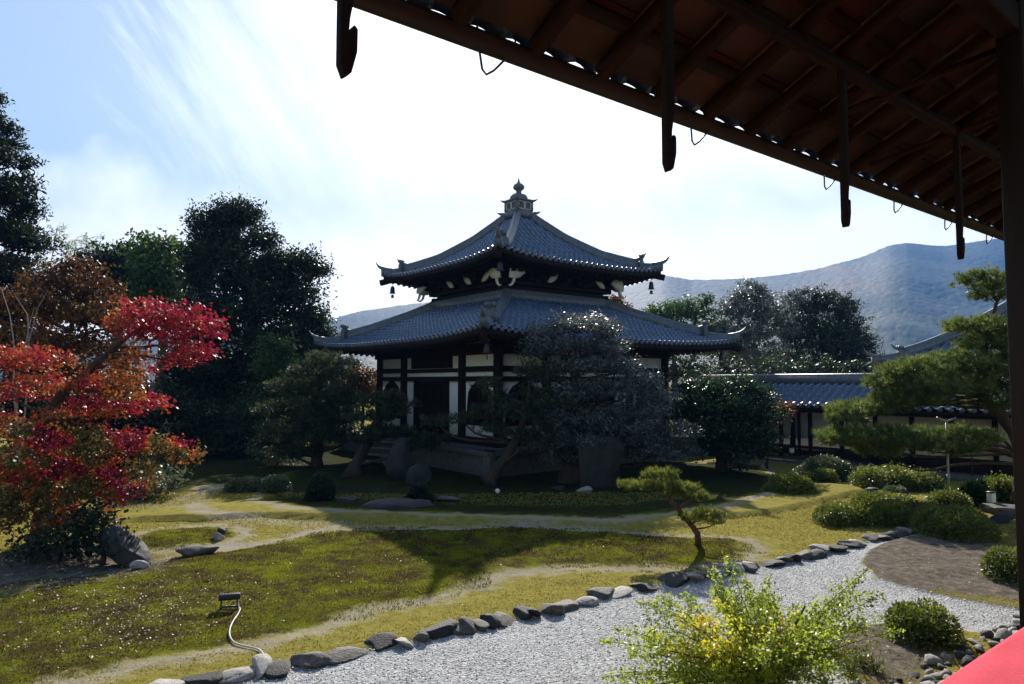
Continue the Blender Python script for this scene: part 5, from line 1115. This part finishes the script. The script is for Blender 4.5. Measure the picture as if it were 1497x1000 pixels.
# ------------------------------------------------------------------ fine ground cover
def build_cover():
    # moss blades, turf blades, fallen leaves: nobody could count them
    n = 420000; P = np.stack([rng.uniform(-11, 9, n), 3.5 + 12.5 * rng.random(n) ** 1.3], 1)
    P = P[np.abs(P[:, 0]) < P[:, 1] * .85 + .5]
    s = np.max([sdf(P, q) for q in MOSS[:3]], axis=0) + .55 * (vnoise(P, 6, 4) - .5) + .7 * (vnoise(P, .9, 6) - .5)
    gv = sdf(P, GRAVEL); so = np.max([sdf(P, q) for q in SOIL], axis=0)
    a = P[(s > .05) & (gv < -.1)]; z = terrain(a); C = np.concatenate([a, z[:, None] - .005], 1); k = len(C)
    pat = vnoise(a, 2.6, 8) * .6 + vnoise(a, 9, 12) * .4; tone = np.clip((pat - .34) * 1.9 + .10 + rng.normal(size=k) * .10, 0, 1)
    lv = Leaves(); hgt = (.008 + .014 * rng.random(k)) * (1 + C[:, 1] / 16); d = norm(np.array((0, 0, 1.)) + .55 * rand_dir(k)); sd_ = norm(np.cross(d, rand_dir(k))) * .0045 * (1 + C[:, 1:2] / 12)
    lv.V.append(np.stack([C - sd_, C + sd_, C + d * hgt[:, None]], 1).reshape(-1, 3)); lv.S.append(np.full(k, 3)); lv.T.append(np.repeat(tone, 3)); o = lv.build('moss', L_MOSS); o['kind'] = 'stuff'
    o['label'] = 'deep green and brown moss carpet on the lawn'; o['category'] = 'moss'
    a = P[(s < -.30) & (gv < -.12) & (so < -.05) & (rng.random(len(P)) < .55)]; z = terrain(a); C = np.concatenate([a, z[:, None] - .004], 1); k = len(C); lv = Leaves(); d = norm(np.array((0, 0, 1.)) + .8 * rand_dir(k)); hgt = (.008 + .014 * rng.random(k)) * (1 + C[:, 1] / 16); sd_ = norm(np.cross(d, rand_dir(k))) * .005 * (1 + C[:, 1:2] / 9)
    lv.V.append(np.stack([C - sd_, C + sd_, C + d * hgt[:, None]], 1).reshape(-1, 3)); lv.S.append(np.full(k, 3)); lv.T.append(np.repeat(rng.random(k), 3)); o = lv.build('turf', L_TURF); o['kind'] = 'stuff'; o['label'] = 'short yellow green turf between moss and edging stones'; o['category'] = 'turf'
    # fallen leaves, thickest on the moss at the left
    pts = []
    for px, py, sx, sy, m in ((215, 890, 75, 28, 900), (160, 920, 80, 24, 400), (60, 930, 70, 40, 250), (330, 880, 60, 22, 160), (500, 850, 160, 30, 140), (60, 850, 80, 20, 220), (1380, 830, 60, 16, 90), (1290, 940, 40, 18, 60), (800, 800, 120, 14, 60), (700, 950, 220, 25, 50)):
        for _ in range(m):
            x, y = px + rng.normal() * sx, py + rng.normal() * sy
            if y > 700: pts.append(G(x, y))
    a = np.array(pts); C = np.concatenate([a, (terrain(a) + .028)[:, None]], 1); lv = Leaves(); lv.diamonds(C, np.tile((0, 0, .0), (len(C), 1)) + rand_dir(len(C)) * np.array((1, 1, .15)), .024, .016, 2.2); o = lv.build('fallen_leaves', L_DEAD); o['kind'] = 'stuff'; o['label'] = 'dry fallen leaves scattered over the moss'; o['category'] = 'fallen leaves'
    # loose gravel stones on top of the raked sheet
    n = 60000; P = np.stack([rng.uniform(-4, 10, n), 4.2 + 8 * rng.random(n) ** 1.5], 1); P = P[sdf(P, GRAVEL) > .02]; k = len(P); C = np.concatenate([P, (terrain(P) + .002)[:, None]], 1)
    B = np.array([(1, 0, 0), (-1, 0, 0), (0, 1, 0), (0, -1, 0), (0, 0, .8), (0, 0, -.4)], float); FF = np.array([(0, 2, 4), (2, 1, 4), (1, 3, 4), (3, 0, 4)])
    an = rng.random(k) * 6.3; c_, s_ = np.cos(an), np.sin(an); rr = (.006 + .008 * rng.random(k))[:, None]
    X = B[None] * (rr[:, :, None] * (.7 + .6 * rng.random((k, 6, 1)))); V = np.stack([X[..., 0] * c_[:, None] - X[..., 1] * s_[:, None], X[..., 0] * s_[:, None] + X[..., 1] * c_[:, None], X[..., 2]], -1) + C[:, None]
    F = (FF[None] + (np.arange(k) * 6)[:, None, None]).reshape(-1)
    me = to_mesh('gravel', V.reshape(-1, 3), F, np.full(k * 4, 3), False, np.repeat(rng.random(k), 6)); m = leafmat('gravel_stone', [(.16, .155, .15), (.42, .41, .39), (.66, .65, .62)], .75, .3, 0.0); o = link('gravel', me, m); o['kind'] = 'stuff'; o['label'] = 'loose grey gravel stones of the dry garden stream'; o['category'] = 'gravel'
build_cover()

# ------------------------------------------------------------------ wooded hills and the air before them
def build_hills():
    sky = [(-300, 500), (0, 500), (300, 492), (440, 476), (480, 468), (520, 456), (560, 450), (600, 444), (640, 441), (700, 438), (760, 436), (860, 432), (900, 424), (940, 412), (970, 402), (985, 404), (1010, 409), (1060, 408), (1100, 406), (1160, 399), (1200, 392), (1230, 383), (1260, 376), (1300, 358), (1325, 354), (1345, 357), (1380, 360), (1420, 354), (1450, 349), (1497, 349), (1600, 352), (1800, 380), (2200, 470)]
    R1 = 1450.; az = []; el = []
    for px, py in sky: u, v = ray(px, py); az.append(u); el.append(v)
    us = np.linspace(ray(-300, 500)[0], ray(2000, 430)[0], 1100); nr = 200
    t = np.linspace(0, 1.25, nr); UU, TT = np.meshgrid(us, t)
    Yd = 600 + (R1 - 600) * TT + 110 * np.sin(UU * 7 + 1) * (1 - TT); Xd = UU * Yd
    fine = np.interp(us, az, el); kr = np.hanning(31); kr /= kr.sum(); sm = np.convolve(np.pad(fine, 15, 'edge'), kr, 'valid'); sm = .65 * sm + .35 * fine; ridge = np.interp(UU, us, sm) * R1 + CAMH
    prof = np.where(TT < 1, TT ** 1.15 * (1 + .05 * np.sin(UU * 13 + TT * 6) * np.sin(TT * 7) * (1 - TT)), 1 - .6 * (TT - 1))
    Z = ridge * prof
    P = np.stack([Xd.ravel(), Yd.ravel()], 1); spur = (np.sin(P[:, 0] / 75 + np.sin(P[:, 1] / 100) * 1.7) * np.cos(P[:, 1] / 120 + P[:, 0] / 270) + .5 * np.sin(P[:, 0] / 31 + P[:, 1] / 56)) * 7 * np.clip(1 - TT.ravel(), 0, 1) * np.clip(TT.ravel() * 4, 0, 1)
    # crowns of the wood: rounded bumps
    def crowns(P, s, seed):
        q = P * s; i = np.floor(q).astype(int); best = np.full(len(P), 9.); r = np.random.default_rng(seed); T = r.random((64, 64, 2)); Hh = r.random((64, 64)); hh = np.zeros(len(P))
        for a in (-1, 0, 1):
            for b_ in (-1, 0, 1):
                c = i + np.array((a, b_)); o = T[c[:, 0] % 64, c[:, 1] % 64]; d = np.linalg.norm(c + o - q, axis=1); m = d < best; best = np.where(m, d, best); hh = np.where(m, Hh[c[:, 0] % 64, c[:, 1] % 64], hh)
        return np.sqrt(np.clip(1 - (best / .75) ** 2, 0, 1)) * (.55 + .6 * hh), hh
    b1, h1 = crowns(P, 1 / 10.0, 31); b2, h2 = crowns(P, 1 / 5.5, 33)
    Zf = Z.ravel() + spur + b1 * 1.3 + b2 * .7 - 1.5
    V = np.stack([P[:, 0], P[:, 1], np.maximum(Zf, -2)], 1); ii = np.arange(nr * 1100).reshape(nr, 1100); F = np.stack([ii[:-1, :-1], ii[:-1, 1:], ii[1:, 1:], ii[1:, :-1]], -1).reshape(-1, 4)
    tone = np.clip(h1 * .55 + .2 * h2 + .75 * (vnoise(P, 1 / 110., 41) - .42), 0, 1)
    me = to_mesh('hills', V, F.ravel(), np.full(len(F), 4), True, tone)
    m = leafmat('wooded_hill', [(.010, .020, .010), (.020, .034, .014), (.036, .050, .018), (.085, .070, .026), (.22, .10, .04)], .8, .2, 0.0)
    return struct(link('hills', me, m))
build_hills()
def build_haze():
    me = MB().box((0, 780, 214), (2500, 870, 215.5)).mesh('haze'); o = link('haze', me, None); o['kind'] = 'stuff'; o['label'] = 'pale blue haze filling the valley air'; o['category'] = 'haze'
    m = bpy.data.materials.new('haze'); nt, n, l = nodes_of(m); n.remove(n['Principled BSDF']); v = n.new('ShaderNodeVolumePrincipled'); v.inputs['Color'].default_value = (.10, .29, .68, 1); v.inputs['Density'].default_value = .00048; v.inputs['Anisotropy'].default_value = .0
    l.new(v.outputs[0], n['Material Output'].inputs['Volume']); me.materials.append(m)
build_haze()
